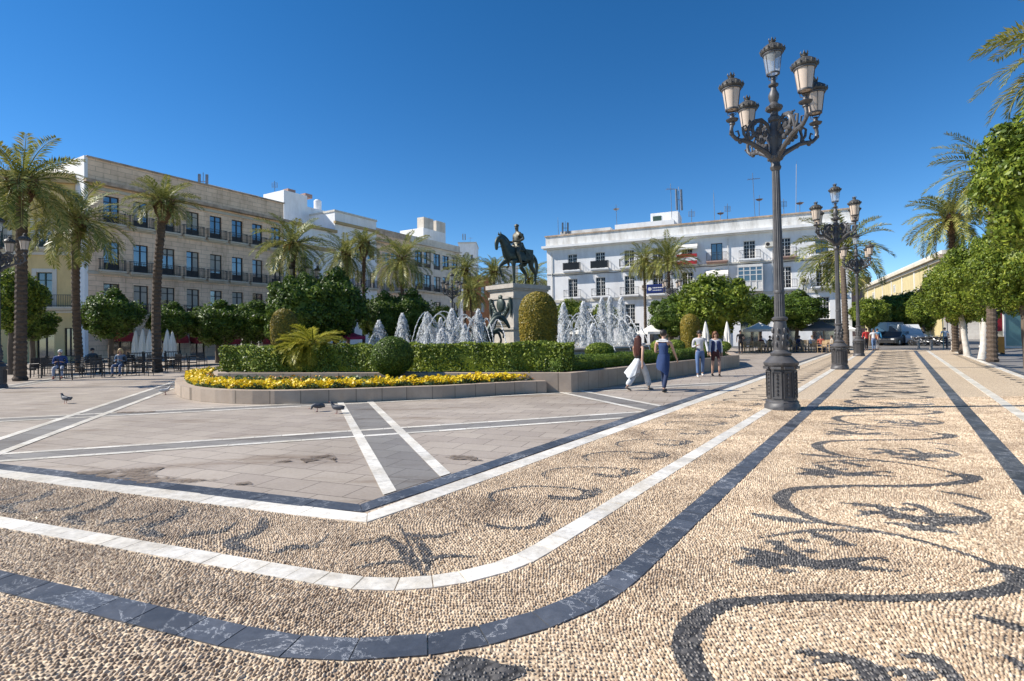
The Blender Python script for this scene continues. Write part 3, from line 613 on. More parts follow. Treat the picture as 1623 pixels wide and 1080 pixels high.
f.wall(hs, m_greystone); [f.window(*h, m_dkframe, 'panelled') for h in hs]; f.band('cornice', f.at(655, 386)[1], f.top, .4, m_greystone); f.cap('parapet', f.top+.002, f.at(655, 374)[1], .35, m_greystone, .05); [f.balcony(h[0]-.4, h[1]+.4, h[2], .5) for h in hs[5:10]]
a = f.at(671, 370, 3)[0]; b = f.at(706, 370, 3)[0]; t_ = f.at(690, 366, 3)[1]
mb = MB(); mb.bx(a, b, 3, 8, f.top, t_); mb.obj('roof_room', m_white_st, f.root)
[MB().bx(a+q*(b-a)/11.5, a+q*(b-a)/11.5+1.4, 3.3, 4.7, t_, t_+1.9).obj('chimney', m_greystone, f.root) for q in (1, 3.2, 7.4, 9.6)]
# farther blocks closing the view between the grey house and the white block
def block(name, label, x0, x1, ytop, Y, mat, ybot=525, wins=(), fr=m_dkframe, depth=10):
    A = AT(x0, 500, Y); B = AT(x1, 500, Y); f = Facade(name, label, 'building', (A.x, Y), (B.x, Y), AT((x0+x1)/2, ytop, Y).z, depth, None)
    hs = []
    for c, w_, y0, y1 in wins: a, zt = f.at(c-w_/2, y0); b, zb = f.at(c+w_/2, y1); hs.append((a, b, zb, zt))
    f.wall(hs, mat); [f.window(*h, fr, 'glazed') for h in hs]; f.cap('coping', f.top+.002, f.top+.35, .4, m_cream, .15); return f
block('white_block', 'distant white roof block with aerials just left of the horse statue', 728, 756, 386, 150, m_white_st, wins=((735, 4, 404, 412), (748, 4, 404, 412)))
block('orange_house', 'small orange fronted house glimpsed between palms left of the monument', 738, 778, 440, 118, m_orange, wins=((752, 5, 455, 470), (765, 5, 455, 470), (752, 5, 480, 495), (765, 5, 480, 495)), fr=m_whframe)
block('far_white_house', 'far white house seen through the bronze horse legs', 776, 822, 424, 135, m_white_old, wins=((784, 4, 436, 446), (797, 4, 436, 446), (810, 4, 436, 446), (784, 4, 458, 470), (797, 4, 458, 470)))
block('far_cream_house', 'far cream house low between the monument and the white block', 820, 872, 447, 128, m_cream, wins=((832, 5, 458, 468), (848, 5, 458, 468), (864, 5, 458, 468)))
block('rose_house', 'distant rose coloured house at the end of the street between lamp and palm', 1338, 1382, 441, 150, m_pink, wins=((1350, 4, 452, 460), (1362, 4, 452, 460), (1374, 4, 452, 460)))
block('street_end_house', 'shadowy pale house closing the street behind the parked vans', 1376, 1500, 488, 155, m_cream, wins=tuple((c, 5, 500, 512) for c in range(1384, 1496, 12)))

# white block on the right
WA = Vector((4.75, 70, 0)); WB = Vector((36.2, 56.4, 0))
f = Facade('white_building', 'long weathered white block with deep cornice and roof aerials right of the horse statue', 'building', WA, WB, 10, 13, None); z = lambda px, py: f.at(px, py)[1]; u = lambda px: f.at(px, 450)[0]
f.top = f.at(1100, 372)[1]; cx = [908, 952, 998, 1043, 1090, 1137, 1189, 1245, 1304]; wc = [u(c) for c in cx]
r1 = (avg([z(908, 431), z(1189, 408)]), avg([z(908, 404), z(1189, 381)])); r2 = (avg([z(908, 472), z(952, 469)]), avg([z(908, 444), z(1189, 424)])); r3 = (z(1000, 513), z(1000, 482)); r4 = (0.05, 2.9)
holes = []; kinds = []
for a, b in (r1, r2, r3): holes += [(x-.62, x+.62, a, b) for x in wc]
gh = [(x-1.1, x+1.1, .05, 2.9) for x in wc]
f.wall(holes+gh, m_white_st, rev=.34)
for i, h in enumerate(holes):
    if i == 5: f.window(*h, m_dkframe, 'plain', rev=.34)
    elif i in (8,): f.window(*h, m_dkframe, 'plain')
    else: f.window(*h, m_whframe, 'muntin', glass=m_glassd)
for h in gh: f.window(*h, m_dkframe, 'plain', name='door')
for i, x in enumerate(wc):
    thin = MB()
    f.balcony(x-1.15, x+1.15, r1[0]-.02, .75, .95, slab=m_white_st if i not in (5, 7) else m_pink, solid=(i < 2), sp=.14)
    if i != 6: f.balcony(x-1.15, x+1.15, r2[0]-.02, .6, .95, slab=m_white_st, sp=.2)
# glazed bay
x = wc[6]; mb = MB(); mb.bx(x-1.3, x+1.3, -.8, -.003, r2[0]-.25, r2[0]-.02); mb.bx(x-1.3, x+1.3, -.8, -.003, r2[1]+.1, r2[1]+.4)
for q in (-1.25, -.65, 0, .65, 1.25): mb.bx(x+q-.05, x+q+.05, -.78, -.7, r2[0]-.02, r2[1]+.1)
for q in (.9, 1.6, 2.1): mb.bx(x-1.2, x+1.2, -.77, -.71, r2[0]+q-.04, r2[0]+q+.04)
mb.bx(x-1.24, x+1.24, -.74, -.72, r2[0], r2[0]+.85); o = mb.obj('bay_window', m_whframe, f.root)
mb = MB(); mb.bx(x-1.22, x+1.22, -.73, -.725, r2[0]+.86, r2[1]+.08); mb.bx(x+1.2, x+1.205, -.7, -.01, r2[0], r2[1]+.08); mb.bx(x-1.205, x-1.2, -.7, -.01, r2[0], r2[1]+.08); mb.obj('pane', m_glass, o)
for a in (r1[0]-.28, r2[0]-.28): f.band('string_course', a-.12, a, .07, m_cream)
f.band('string_course', r3[1]+.5, r3[1]+.75, .1, m_cream); ct = f.at(869, 384)[1]; ct = avg([ct, f.at(1225, 355)[1]])
mb = MB(); mb.bx(-.5, f.L+.5, -.72, -.002, f.top-.3, f.top); mb.bx(-.3, f.L+.3, -.4, -.003, f.top-.45, f.top-.302); mb.obj('cornice', m_white_st, f.root)
pz = avg([f.at(869, 376)[1], f.at(1225, 344)[1]])
f.cap('parapet', f.top+.002, pz, .35, m_white_old, .1); f.cap('coping', pz+.002, pz+.16, .45, m_stoneold, .22)
mb = MB(); mb.bx(.4, f.L-.4, .4, f.depth-.4, f.top-.4, f.top+.1); mb.obj('roof', m_roof, f.root)
def roofroom(x0, x1, y0, y1, yd0, yd1, name, mat):
    a = u(x0); b = u(x1); mb = MB(); mb.bx(a, b, yd0, yd1, f.top, z((x0+x1)/2, y0)*(1+.012*yd0)); return mb.obj(name, mat, f.root)
roofroom(880, 962, 364, 0, 2.5, 8, 'roof_room', m_white_old); roofroom(972, 1068, 352, 0, 1.5, 7, 'roof_room', m_white_st)
o = roofroom(1026, 1072, 336, 0, 3.5, 8, 'roof_tower', m_white_st); mb = MB(); a, b = u(1030), u(1044); mb.bx(a, b, 3.44, 3.49, z(1035, 349)*1.035, z(1035, 341)*1.035); mb.obj('shutter', m_grframe, o)
mb = MB(); mb.bx(-.06, 0-.003, -.1, -.004, 0, 1); 
[MB().tube([(q, -.09, .2), (q, -.09, f.top-.8)], .05, 6).obj('drainpipe', m_whframe, f.root) for q in (.7, u(1155), u(1225))]
white_b = f
for i_, (q_, zz_) in enumerate(((wc[2]+1.9, r2[0]+.6), (wc[4]-1.9, r1[0]+.3), (wc[6]+2.0, r1[0]+1.2), (wc[7]+1.9, r2[0]+.4))):
    a_ = MB().bx(q_-.4, q_+.4, -.33, -.003, zz_, zz_+.55).obj('air_conditioner', m_cream, f.root); d_ = MB().lathe([(.2, 0), (.2, .012)], 16); d_.v = [(q_-.12+x_, -.331-z_, zz_+.28+y_) for x_, y_, z_ in d_.v]; d_.obj('fan_grille', m_dkframe, a_)
for k_, zz_ in enumerate((r1[0]-.5, r2[1]+.55)): MB().tube([(.6+(f.L-1.2)*t_/40, -.05, zz_-.06*math.sin(t_*1.1)**2-.05*(t_ % 7 == 3)) for t_ in range(41)], .018, 4).obj('wall_cable', m_dkframe, f.root)
# awnings and signs on the white block, things that hang from it
def on(f, uu, y, zz): return f.P0+f.u*uu+f.n*y+Vector((0, 0, zz))
rz = math.atan2(f.u.y, f.u.x)
m_blue = M('blue_enamel', (.01, .035, .22), rough=.4, bump=0); m_paint_w = M('white_sign_paint', (.8, .8, .8), rough=.5, bump=0); m_red = M('red_cloth', (.42, .02, .03), rough=.8); m_canvas = M('white_canvas', (.78, .75, .68), (.7, .67, .6), 2, .85, .1)
a, zt = f.at(1026, 452); b, zb = f.at(1056, 465)
sgn = thing('wall_sign', 'blue signboard with white lettering above the ground floor of the white block', 'sign', on(f, a, -.55, zb), rz)
MB().bx(0, b-a, 0, .06, 0, zt-zb).obj('board', m_blue, sgn); mb = MB(); L_ = b-a; h_ = zt-zb
mb.lathe([(.2*h_, -.01), (.2*h_, 0)], 16, (0, 0, 0)); mb.v = [(.16*L_+x_, -.004-abs(z_)*.3, h_/2+y_) for x_, y_, z_ in mb.v]
mb.bx(.32*L_, .92*L_, -.006, -.002, .56*h_, .66*h_); mb.bx(.32*L_, .8*L_, -.006, -.002, .3*h_, .38*h_); mb.obj('lettering', m_paint_w, sgn)
a = wc[4]; o = thing('striped_banner', 'red and white striped banner hung over an upper balcony of the white block', 'banner', on(f, a-1.15, -.78, r1[0]), rz)
mb = MB(); mb.bx(0, 2.3, -.03, 0, .55, .95); mb.bx(0, 2.3, -.03, 0, -.25, .15); mb.obj('red_stripes', m_red, o); MB().bx(0, 2.3, -.026, 0, .151, .549).obj('white_stripe', m_paint_w, o)
o = tag(MB().add([(-1.2, 0, 0), (1.2, 0, 0), (1.2, -1.5, -.7), (-1.2, -1.5, -.7), (-1.2, 0, -.06), (1.2, 0, -.06), (1.2, -1.5, -.95), (-1.2, -1.5, -.95)], [(0, 1, 2, 3), (4, 7, 6, 5), (3, 2, 6, 7), (0, 3, 7, 4), (1, 5, 6, 2)]).obj('window_awning', m_canvas), 'small white canvas awning over the window left of the glazed bay', 'awning'); o.location = on(f, wc[5], -.02, r2[1]+.1); o.rotation_euler[2] = rz
o = tag(MB().add([(-1.2, 0, 0), (1.2, 0, 0), (1.2, -.9, -.55), (-1.2, -.9, -.55), (-1.2, 0, -.06), (1.2, 0, -.06), (1.2, -.9, -.8), (-1.2, -.9, -.8)], [(0, 1, 2, 3), (4, 7, 6, 5), (3, 2, 6, 7), (0, 3, 7, 4), (1, 5, 6, 2)]).obj('window_awning', m_canvas), 'small white canvas awning over the upper window with the striped banner', 'awning'); o.location = on(f, wc[4], -.02, r1[1]+.25); o.rotation_euler[2] = rz

# long lemon yellow building on the right
YA = Vector((96, 144, 0)); YB = Vector((66.8, 82, 0))
f = Facade('lemon_building', 'long sunlit lemon yellow building with stone cornice beyond the trees on the right', 'building', YA, YB, 12, 20, None); z = lambda px, py: f.at(px, py)[1]
f.top = avg([f.at(1495, 402)[1], f.at(1400, 444)[1]]); hs = []; wk = []
for k in range(14):
    c = 3+k*4.7
    if k % 5 == 2: hs.append((c-.9, c+.9, f.top-3.7, f.top-2.3)); wk.append('glazed')
    hs.append((c-.6, c+.6, f.top-5.8, f.top-4.5)); wk.append('plain'); hs.append((c-.8, c+.8, 3.6, 6)); wk.append('glazed')
f.wall(hs, m_yel2, rev=.05)
for h, k in zip(hs, wk): f.window(*h, m_dkframe if k == 'plain' else m_whframe, k).location.y = -.17; f.band('window_surround', h[3]+.03, h[3]+.22, .08, m_cream, h[0]-.1, h[1]+.1)
for k in range(15): f.band('pilaster', .3, f.top-1, .12, m_cream, .4+k*4.7-.35+.1, .4+k*4.7+.35) if k % 2 else None
f.band('cornice', f.top-1.0, f.top-.6, .4, m_sill); f.band('cornice', f.top-.5, f.top, .9, m_sill); f.cap('parapet', f.top+.002, f.top+.7, .4, m_cream)
# its stone end wing turning towards the square
f = Facade('stone_wing', 'shaded stone corner building with heavy cornice behind the tall palm on the right', 'building', YB+f.n*.02-f.u*-.02, YB+f.n*34, f.top, 12, None)
hs = [(3+k*4.2, 4.4+k*4.2, q, q+2.4) for k in range(7) for q in (3.5, 8)]; f.wall(hs, m_greystone); [f.window(*h, m_dkframe, 'glazed') for h in hs]; f.band('cornice', f.top-.7, f.top, .9, m_stoneold)

# rooftop aerials
m_alu = M('dull_aluminium', (.3, .3, .31), rough=.4, metal=.7, bump=0)
def aerial(base, h, kind, label, cat='aerial'):
    o = thing('roof_aerial', label, cat, base, random.uniform(0, 3), 'aerials on the rooftops'); o.rotation_euler = (random.uniform(-.03, .03), random.uniform(-.03, .03), random.uniform(-.4, .4))
    mb = MB().tube([(0, 0, 0), (0, 0, h)], .035, 5); mb.obj('mast', m_alu, o); mb = MB()
    if kind == 'yagi':
        mb.tube([(-.6, 0, h*.9), (.8, 0, h*.9)], .025, 4)
        for k in range(7): mb.tube([(-.55+k*.2, -.4+.03*k, h*.9), (-.55+k*.2, .4-.03*k, h*.9)], .018, 4)
    elif kind == 'panel':
        for k in (-1, 1): mb.bx(k*.35-.12, k*.35+.12, -.08, .08, h*.55, h*.95)
        mb.tube([(-.4, 0, h*.75), (.4, 0, h*.75)], .03, 4)
    elif kind == 'grid':
        for k in range(5): mb.tube([(-.35, 0, h*.75+k*.15), (.35, 0, h*.75+k*.15)], .02, 4)
        mb.tube([(-.35, 0, h*.75), (-.35, 0, h*.75+.6)], .02, 4); mb.tube([(.35, 0, h*.75), (.35, 0, h*.75+.6)], .02, 4)
    elif kind == 'dish': mb.lathe([(.02, 0), (.25, .06), (.42, .2), (.4, .2), (.24, .09), (.02, .03)], 14, (0, 0, h*.85))
    else: mb.tube([(0, 0, h), (0, 0, h+.4)], .015, 4)
    mb.obj('antenna_head', m_alu, o)
f = white_b
for px, top, kind, lab in ((877, 346, 'whip', 'thin whip aerial at the left corner of the white block roof'), (887, 347, 'panel', 'short mast with two panels near the left corner of the white block'), (1061, 286, 'yagi', 'comb aerial on tall mast right of the white roof tower'), (1074, 291, 'panel', 'tall mast with dark panels beside the white roof tower'),
        (1131, 302, 'whip', 'slim pole aerial above the small window awning'), (1093, 327, 'grid', 'square grid aerial over the striped banner balcony'), (1140, 330, 'dish', 'little dish on a mast just right of the slim pole aerial'), (1197, 268, 'yagi', 'highest comb aerial left of the near street lamp'), (1203, 305, 'dish', 'dish aerial half way up beside the highest comb aerial'),
        (1244, 310, 'grid', 'grid aerial just right of the near lamp pole'), (1262, 255, 'whip', 'very tall thin mast right of the near lamp pole'), (1270, 312, 'dish', 'dish on roof right of the very tall thin mast'), (972, 320, 'dish', 'lone pale dish on mast above the left part of the white block'), (1152, 318, 'grid', 'small grid aerial between the slim pole and the highest comb aerial')):
    uu, zt = f.at(px, top); aerial(on(f, uu, 2.2, f.top), (zt-f.top)*1.03, kind, lab)
f = stone; uu, zt = f.at(341, 268); aerial(on(f, uu, 2.2, f.top), zt-f.top, 'panel', 'stout mast with white panels on the golden stone block roof')
fl = [o for o in COL.objects if o.name == 'low_white_house'][0]
b = fl.location+LU*4+stone.n*7; aerial(b+Vector((0, 0, AT(498, 310, b.y).z-1.5)), AT(498, 286, b.y).z-AT(498, 310, b.y).z+1.5, 'grid', 'square aerial on the white roof tower left of the statue')
for px, yb, yt, Y, lab, kd in ((736, 388, 370, 152, 'thin mast on the distant white roof block', 'panel'), (745, 388, 376, 152, 'low comb aerial on the distant white roof block', 'yagi'), (681, 352, 345, 118, 'small aerial above the chimneys of the grey house', 'whip')):
    aerial(AT(px, yb+6, Y), AT(px, yt, Y).z-AT(px, yb+6, Y).z, kd, lab)
# glass kiosk far right
m_teal = M('teal_glass_panel', (.12, .25, .25), (.09, .2, .2), 1, .25, 0)
A = G(1592, 552); o = thing('glass_kiosk', 'teal glazed kiosk behind the ringed palm trunk at the right edge', 'kiosk', A, R(-10)); 
mb = MB(); [mb.bx(k*2.1, k*2.1+.12, 0, .12, 0, 3.4) for k in range(5)]; mb.bx(-.1, 8.7, -.1, 3.2, 3.4, 3.75); mb.bx(0, 8.6, .1, 3, 0, .15); mb.obj('frame', m_whframe, o)
for k in range(4): MB().bx(k*2.1+.13, k*2.1+2.09, .04, .08, .16, 3.39).obj('glass_panel', m_teal, o)
MB().bx(.1, 8.5, 2.9, 3, .16, 3.39).obj('back_wall', m_cream, o)

# ------------------------------------------------------------------ street lamps
m_lamp = M('lamp_iron', (.105, .10, .10), (.06, .057, .057), 6, .5, .25, .004, metal=.15); m_lampcap = M('lamp_cap', (.10, .095, .085), (.045, .042, .038), 8, .55, .3, .006, metal=.2); m_milk = M('milk_glass', (.62, .50, .40), (.52, .42, .33), 3, .3, 0)
def clearglass():
    m, n, b, N, L = newmat('clear_lantern_glass'); b.inputs['Base Color'].default_value = (.6, .62, .62, 1); b.inputs['Roughness'].default_value = .1
    t = N('ShaderNodeBsdfTransparent'); mx = N('ShaderNodeMixShader'); mx.inputs[0].default_value = .38; L(t.outputs[0], mx.inputs[1]); L(b.outputs[0], mx.inputs[2]); L(mx.outputs[0], n.nodes['Material Output'].inputs[0]); return m
m_clear = clearglass()
def lantern(parent, loc, clear=False):
    sg = 8
    fr = MB(); fr.lathe([(.02, -.22), (.035, -.2), (.03, -.12), (.06, -.1)], 8)
    for k in range(4): a = k*math.pi/2+.4; fr.tube([(.03*math.cos(a), .03*math.sin(a), -.14), (.13*math.cos(a), .13*math.sin(a), -.09), (.145*math.cos(a), .145*math.sin(a), -.01)], .009, 4)
    fr.lathe([(.13, -.02), (.155, -.02), (.155, .012), (.13, .012)], 16, closed=False)
    for k in range(6): a = k*math.pi/3+.3; fr.tube([(.152*math.cos(a), .152*math.sin(a), 0), (.216*math.cos(a), .216*math.sin(a), .44)], .0085, 4)
    fr.lathe([(.2, .425), (.232, .425), (.238, .46), (.2, .46)], 20, closed=False)
    o = fr.obj('lantern', m_lamp, parent, True, loc)
    MB().lathe([(.02, .002), (.145, .003), (.208, .43)], 20, closed=False).obj('glass', m_clear if clear else m_milk, o, True)
    if clear: MB().lathe([(.03, .3), (.05, .33), (.05, .4), (.02, .43)], 8).obj('bulb_holder', m_lamp, o, True)
    cp = MB().lathe([(.17, .461), (.255, .465), (.275, .5), (.262, .53), (.25, .545), (.225, .6), (.15, .65), (.075, .67), (.06, .7), (.075, .71), (.06, .73)], 20)
    for k in range(16): a = k*math.pi/8; cp.tube([(.262*math.cos(a), .262*math.sin(a), .49), (.285*math.cos(a), .285*math.sin(a), .535), (.272*math.cos(a), .272*math.sin(a), .565)], [.022, .018, .006], 4)
    for k in range(6): a = k*math.pi/3; cp.tube([(.04*math.cos(a), .04*math.sin(a), .72), (.085*math.cos(a), .085*math.sin(a), .77), (.075*math.cos(a), .075*math.sin(a), .81)], [.02, .018, .005], 4)
    cp.lathe([(.035, .73), (.045, .76), (.02, .8), (.005, .84)], 8); cp.obj('lantern_cap', m_lampcap, o, True); o.scale = (.84, .84, .93); return o
def make_lamp(label, loc, rz, group):
    r = thing('street_lamp', label, 'street lamp', loc, rz, group)
    b = MB(); o8 = math.pi/8
    b.lathe([(.34, 0), (.34, .1), (.315, .13), (.315, .17), (.285, .2), (.28, .85), (.3, .9), (.33, .93), (.335, .98), (.31, 1.0), (.235, 1.08), (.19, 1.12)], 8, rot=o8)
    for k in range(8):
        a = k*math.pi/4; c, s_ = math.cos(a), math.sin(a)
        for q, w_ in ((-.085, .014), (.085, .014)): b.box((.272*c-q*s_, .272*s_+q*c, .53), (.02, w_, .56), a)
        for zz in (.26, .8): b.box((.272*c, .272*s_, zz), (.02, .17, .03), a)
        for zz in (.34, .42, .5, .58, .66, .73): b.ell((.276*c, .276*s_, zz), (.02, .02, .03), 5, 4)
        b.box((.315*c, .315*s_, .875), (.03, .2, .05), a)
    b.obj('pedestal', m_lamp, r, True)
    s2 = MB(); s2.lathe([(.17, 1.1), (.2, 1.13), (.205, 1.17), (.16, 1.2), (.13, 1.24), (.14, 1.3), (.15, 1.45), (.14, 1.65), (.12, 1.8), (.115, 1.84), (.15, 1.86), (.155, 1.9), (.115, 1.93)], 20)
    for k in range(8):
        a = k*math.pi/4
        for zz, t_ in ((1.36, .02), (1.5, .03), (1.64, .022)): s2.ell((.155*math.cos(a+zz), .155*math.sin(a+zz), zz), (t_, t_, .06), 6, 4)
    s2.lathe([(.106, 1.92), (.098, 2.4), (.098, 2.42)], 32, closed=False, flute=.9); s2.lathe([(.103, 2.42), (.105, 2.45), (.098, 2.48)], 20, closed=False)
    s2.lathe([(.098, 2.47), (.074, 5.0)], 32, closed=False, flute=.88)
    s2.lathe([(.074, 4.98), (.1, 5.02), (.11, 5.06), (.09, 5.1), (.085, 5.16), (.13, 5.22), (.15, 5.27), (.12, 5.32), (.12, 5.5), (.15, 5.62), (.14, 5.75), (.1, 5.85), (.085, 6.0), (.12, 6.03), (.125, 6.1), (.08, 6.14), (.075, 6.22), (.15, 6.26), (.165, 6.33), (.1, 6.37), (.07, 6.42), (.1, 6.5), (.105, 6.58), (.06, 6.68), (.05, 6.75), (.095, 6.77), (.1, 6.8), (.05, 6.83), (.045, 6.97)], 16)
    for k in range(10): a = k*math.pi/5; s2.ell((.13*math.cos(a), .13*math.sin(a), 5.25), (.03, .03, .05), 5, 4); s2.ell((.14*math.cos(a), .14*math.sin(a), 5.66), (.03, .03, .05), 5, 4); s2.ell((.145*math.cos(a), .145*math.sin(a), 6.3), (.03, .03, .035), 5, 4)
    s2.obj('shaft', m_lamp, r, True)
    for k in range(4):
        a = R(-172)+k*math.pi/2; c, s_ = math.cos(a), math.sin(a); P = lambda q, zz, off=0: (q*c-off*s_, q*s_+off*c, zz)
        ar = MB(); ar.tube([P(.08, 5.24), P(.2, 5.36), (P(.38, 5.46)), P(.56, 5.56), P(.72, 5.6), P(.86, 5.62), P(.95, 5.7), P(.975, 5.82), P(.95, 5.93)], [.06, .055, .05, .045, .042, .04, .038, .036, .04], 8)
        sp = [P(.36+(.235-.028*t)*math.cos(2.6-t*.75), 5.82+(.235-.028*t)*math.sin(2.6-t*.75)) for t in np.arange(0, 8, .4)]; ar.tube(sp, [.034]*len(sp), 6)
        ar.tube([P(.1, 5.7), P(.16, 5.95), P(.3, 6.06), P(.45, 6.03), P(.57, 5.9), P(.62, 5.74), P(.6, 5.6)], [.03, .035, .03, .03, .035, .03, .025], 6)
        ar.tube([P(.6, 5.62), P(.7, 5.74), P(.72, 5.88), P(.65, 5.92), P(.62, 5.86)], [.03, .028, .025, .02, .015], 6)
        ar.tube([P(.86, 5.62), P(.8, 5.7), P(.83, 5.8), P(.88, 5.78)], [.025, .02, .02, .012], 5)
        for q, zz, e in ((.2, 5.42, .055), (.36, 5.82, .07), (.5, 5.52, .05), (.64, 5.6, .055), (.78, 5.58, .05), (.3, 5.6, .06), (.22, 5.75, .06), (.48, 5.72, .05), (.44, 5.98, .045), (.55, 5.98, .04), (.98, 5.74, .045), (.4, 5.66, .05), (.3, 5.92, .05)):
            ar.ell(P(q, zz, .0), (e, e*.8, e*1.1), 7, 5)
            ar.ell(P(q+.03, zz+.03, .03), (e*.6, e*.6, e*.6), 5, 4)
        ar.lathe([(.035, 5.9), (.06, 5.93), (.05, 5.97), (.11, 6.0), (.125, 6.03), (.05, 6.06), (.045, 6.1)], 12, P(.95, 0)); ar.obj('arm', m_lamp, r, True)
        lantern(r, P(.95, 6.24))
    lantern(r, (0, 0, 7.03), True); return r
gl_ = 'five lantern cast iron street lamps'
p = G(1240, 649); p.z = .0
lamp = make_lamp('nearest street lamp, its dark octagonal base standing on the pebble esplanade', p, 0, gl_); lamp.rotation_euler = (0, R(-.35), 0)
lp = lamp.location.copy()
for k, lab in ((1, 'second street lamp along the esplanade, next behind the nearest one'), (2, 'third street lamp along the esplanade, beside the people in red and blue'), ): q = dup(lamp, lp+U1*13.7*k, R(3*k), lab); q.rotation_euler = (0, R(-.3), R(4*k))
for px, top, lab in ((483, 404, 'street lamp behind the topiary column and dwarf palm on the left'), (717, 432, 'street lamp standing in front of the grey house left of the monument'), (1066, 430, 'street lamp in front of the white block beside its palm pair')):
    Y = TOPY(px, top, 7.78); q = AT(px, 500, Y); q.z = 0; dup(lamp, q, R(30), lab)
q = G(-3, 616); dup(lamp, q, R(12), 'street lamp cut by the left edge of the picture', .8)

# ------------------------------------------------------------------ foliage
m_orange_leaf = leafmat('orange_tree_leaf', [(.12, (.022, .04, .008)), (.4, (.055, .10, .016)), (.7, (.13, .20, .028)), (.95, (.24, .30, .05))])
m_light_leaf = leafmat('sunny_tree_leaf', [(.1, (.03, .052, .008)), (.4, (.09, .14, .016)), (.7, (.23, .29, .035)), (.95, (.45, .46, .07))])
m_hedge_leaf = leafmat('hedge_leaf', [(.1, (.025, .045, .008)), (.4, (.10, .15, .02)), (.7, (.28, .34, .045)), (.95, (.5, .54, .10))])
m_box_leaf = leafmat('box_leaf', [(.1, (.025, .05, .008)), (.5, (.09, .145, .02)), (.95, (.24, .32, .05))])
m_gold_leaf = leafmat('golden_leaf', [(.1, (.06, .065, .012)), (.4, (.19, .165, .025)), (.75, (.38, .28, .04)), (.95, (.5, .30, .045))], trans=.25)
m_palm_leaf = leafmat('palm_leaf', [(.1, (.06, .075, .018)), (.35, (.15, .18, .04)), (.65, (.32, .32, .085)), (.95, (.55, .46, .18))], rough=.4, trans=.25, scale=.5)
m_dwarf_leaf = leafmat('dwarf_palm_leaf', [(.1, (.16, .18, .015)), (.5, (.36, .35, .04)), (.95, (.58, .5, .08))], trans=.4)
m_core = leafmat('inner_leaf', [(.1, (.02, .035, .008)), (.9, (.045, .075, .014))], trans=.1)
m_ptrunk = M('palm_bark', (.14, .10, .07), (.05, .036, .026), 5, .95, .8, .03, stretch=(1, 1, 2.5)); m_boots = M('palm_boots', (.22, .13, .06), (.09, .05, .025), 9, .9, .6, .03); m_fruit = M('date_stalks', (.62, .3, .03), (.5, .22, .02), 6, .6, .2)
m_bark = M('tree_bark', (.16, .12, .085), (.07, .052, .038), 6, .9, .6, .02, stretch=(1, 1, .3)); m_lime = M('limewashed_bark', (.62, .58, .52), (.4, .36, .31), 4, .9, .3, .02)

def leafquads(P, Nn, size, asp=.5, jit_=.6):
    n = len(P); Nn = Nn+RS.normal(0, jit_, (n, 3)); Nn /= np.linalg.norm(Nn, axis=1)[:, None]+1e-9
    t = RS.normal(0, 1, (n, 3)); t -= (t*Nn).sum(1)[:, None]*Nn; t /= np.linalg.norm(t, axis=1)[:, None]+1e-9; b = np.cross(Nn, t)
    sz = (size*RS.uniform(.65, 1.3, n))[:, None]
    V = np.stack([P-t*sz, P+b*sz*asp-Nn*sz*.15, P+t*sz, P-b*sz*asp-Nn*sz*.15], 1).reshape(-1, 3)
    return V
def tree_crown(name, mat, seed, n=17000, size=.052, squash=.8, clumps=60, spread=.27, core=.72):
    """unit-radius crown: leaf clumps scattered through the outer half of the volume"""
    g = np.random.RandomState(seed); u = g.normal(0, 1, (clumps, 3)); u /= np.linalg.norm(u, axis=1)[:, None]
    C = u*g.uniform(.5, .95, (clumps, 1)); rad = g.uniform(.12, spread, clumps); C[:, 2] *= 1.0
    pick = g.randint(0, clumps, n); d = g.normal(0, 1, (n, 3)); d /= np.linalg.norm(d, axis=1)[:, None]; P = C[pick]+d*(rad[pick]*g.uniform(.55, 1.08, n)**.5)[:, None]
    k2 = n//3; u2 = g.normal(0, 1, (k2, 3)); u2 /= np.linalg.norm(u2, axis=1)[:, None]; bump = 1+.13*np.sin(u2[:, 0]*7+seed)*np.sin(u2[:, 1]*6)+.10*np.sin(u2[:, 2]*9+seed)+.06*np.sin(u2[:, 0]*17+u2[:, 2]*13)
    P = np.concatenate([P, u2*(g.uniform(.72, .93, k2)*bump)[:, None]]); Nn = np.concatenate([d, u2])
    V = leafquads(P, Nn, size); mb = MB().ell((0, 0, 0), (core, core, core), 20, 14); cv = np.array(mb.v)*(1+.08*np.sin(np.array(mb.v)[:, [0]]*8)); nf = len(P)
    V = np.concatenate([V, cv]); V[:, 2] *= squash
    Fq = np.concatenate([np.arange(nf*4).reshape(-1, 4), np.array(mb.f)+nf*4]); return npmesh(name, V, Fq, mat)
crowns = [tree_crown('crown', m_orange_leaf, 3+k, squash=[.8, .86, .74][k]) for k in range(3)]
crowns_fine = [tree_crown('crown', m_light_leaf, 20+k, n=36000, size=.034, clumps=90, spread=.24, squash=.85) for k in range(2)]
crowns_light = [tree_crown('crown', m_light_leaf, 30+k, n=17000, size=.05, squash=.8) for k in range(2)]
def trunkmesh(h, r0, forks, seed, mats=(None, None), top=.9, lean=(0, 0)):
    g = random.Random(seed); mb = MB(); P = [(lean[0]*t+g.uniform(-.03, .03), lean[1]*t+g.uniform(-.03, .03), h*t) for t in (0, .25, .5, .75, 1)]; mb.tube(P, [r0*1.35, r0*1.05, r0, r0*.92, r0*.85], 10)
    for k in range(forks):
        a = 2*math.pi*k/forks+g.uniform(-.3, .3); e = Vector(P[-1]); q = Vector((math.cos(a), math.sin(a), 0))
        mb.tube([e-Vector((0, 0, .15)), e+q*.25+Vector((0, 0, .25)), e+q*top*.6+Vector((0, 0, top*.75)), e+q*top+Vector((0, 0, top*1.3))], [r0*.7, r0*.6, r0*.42, r0*.2], 7)
    return mb
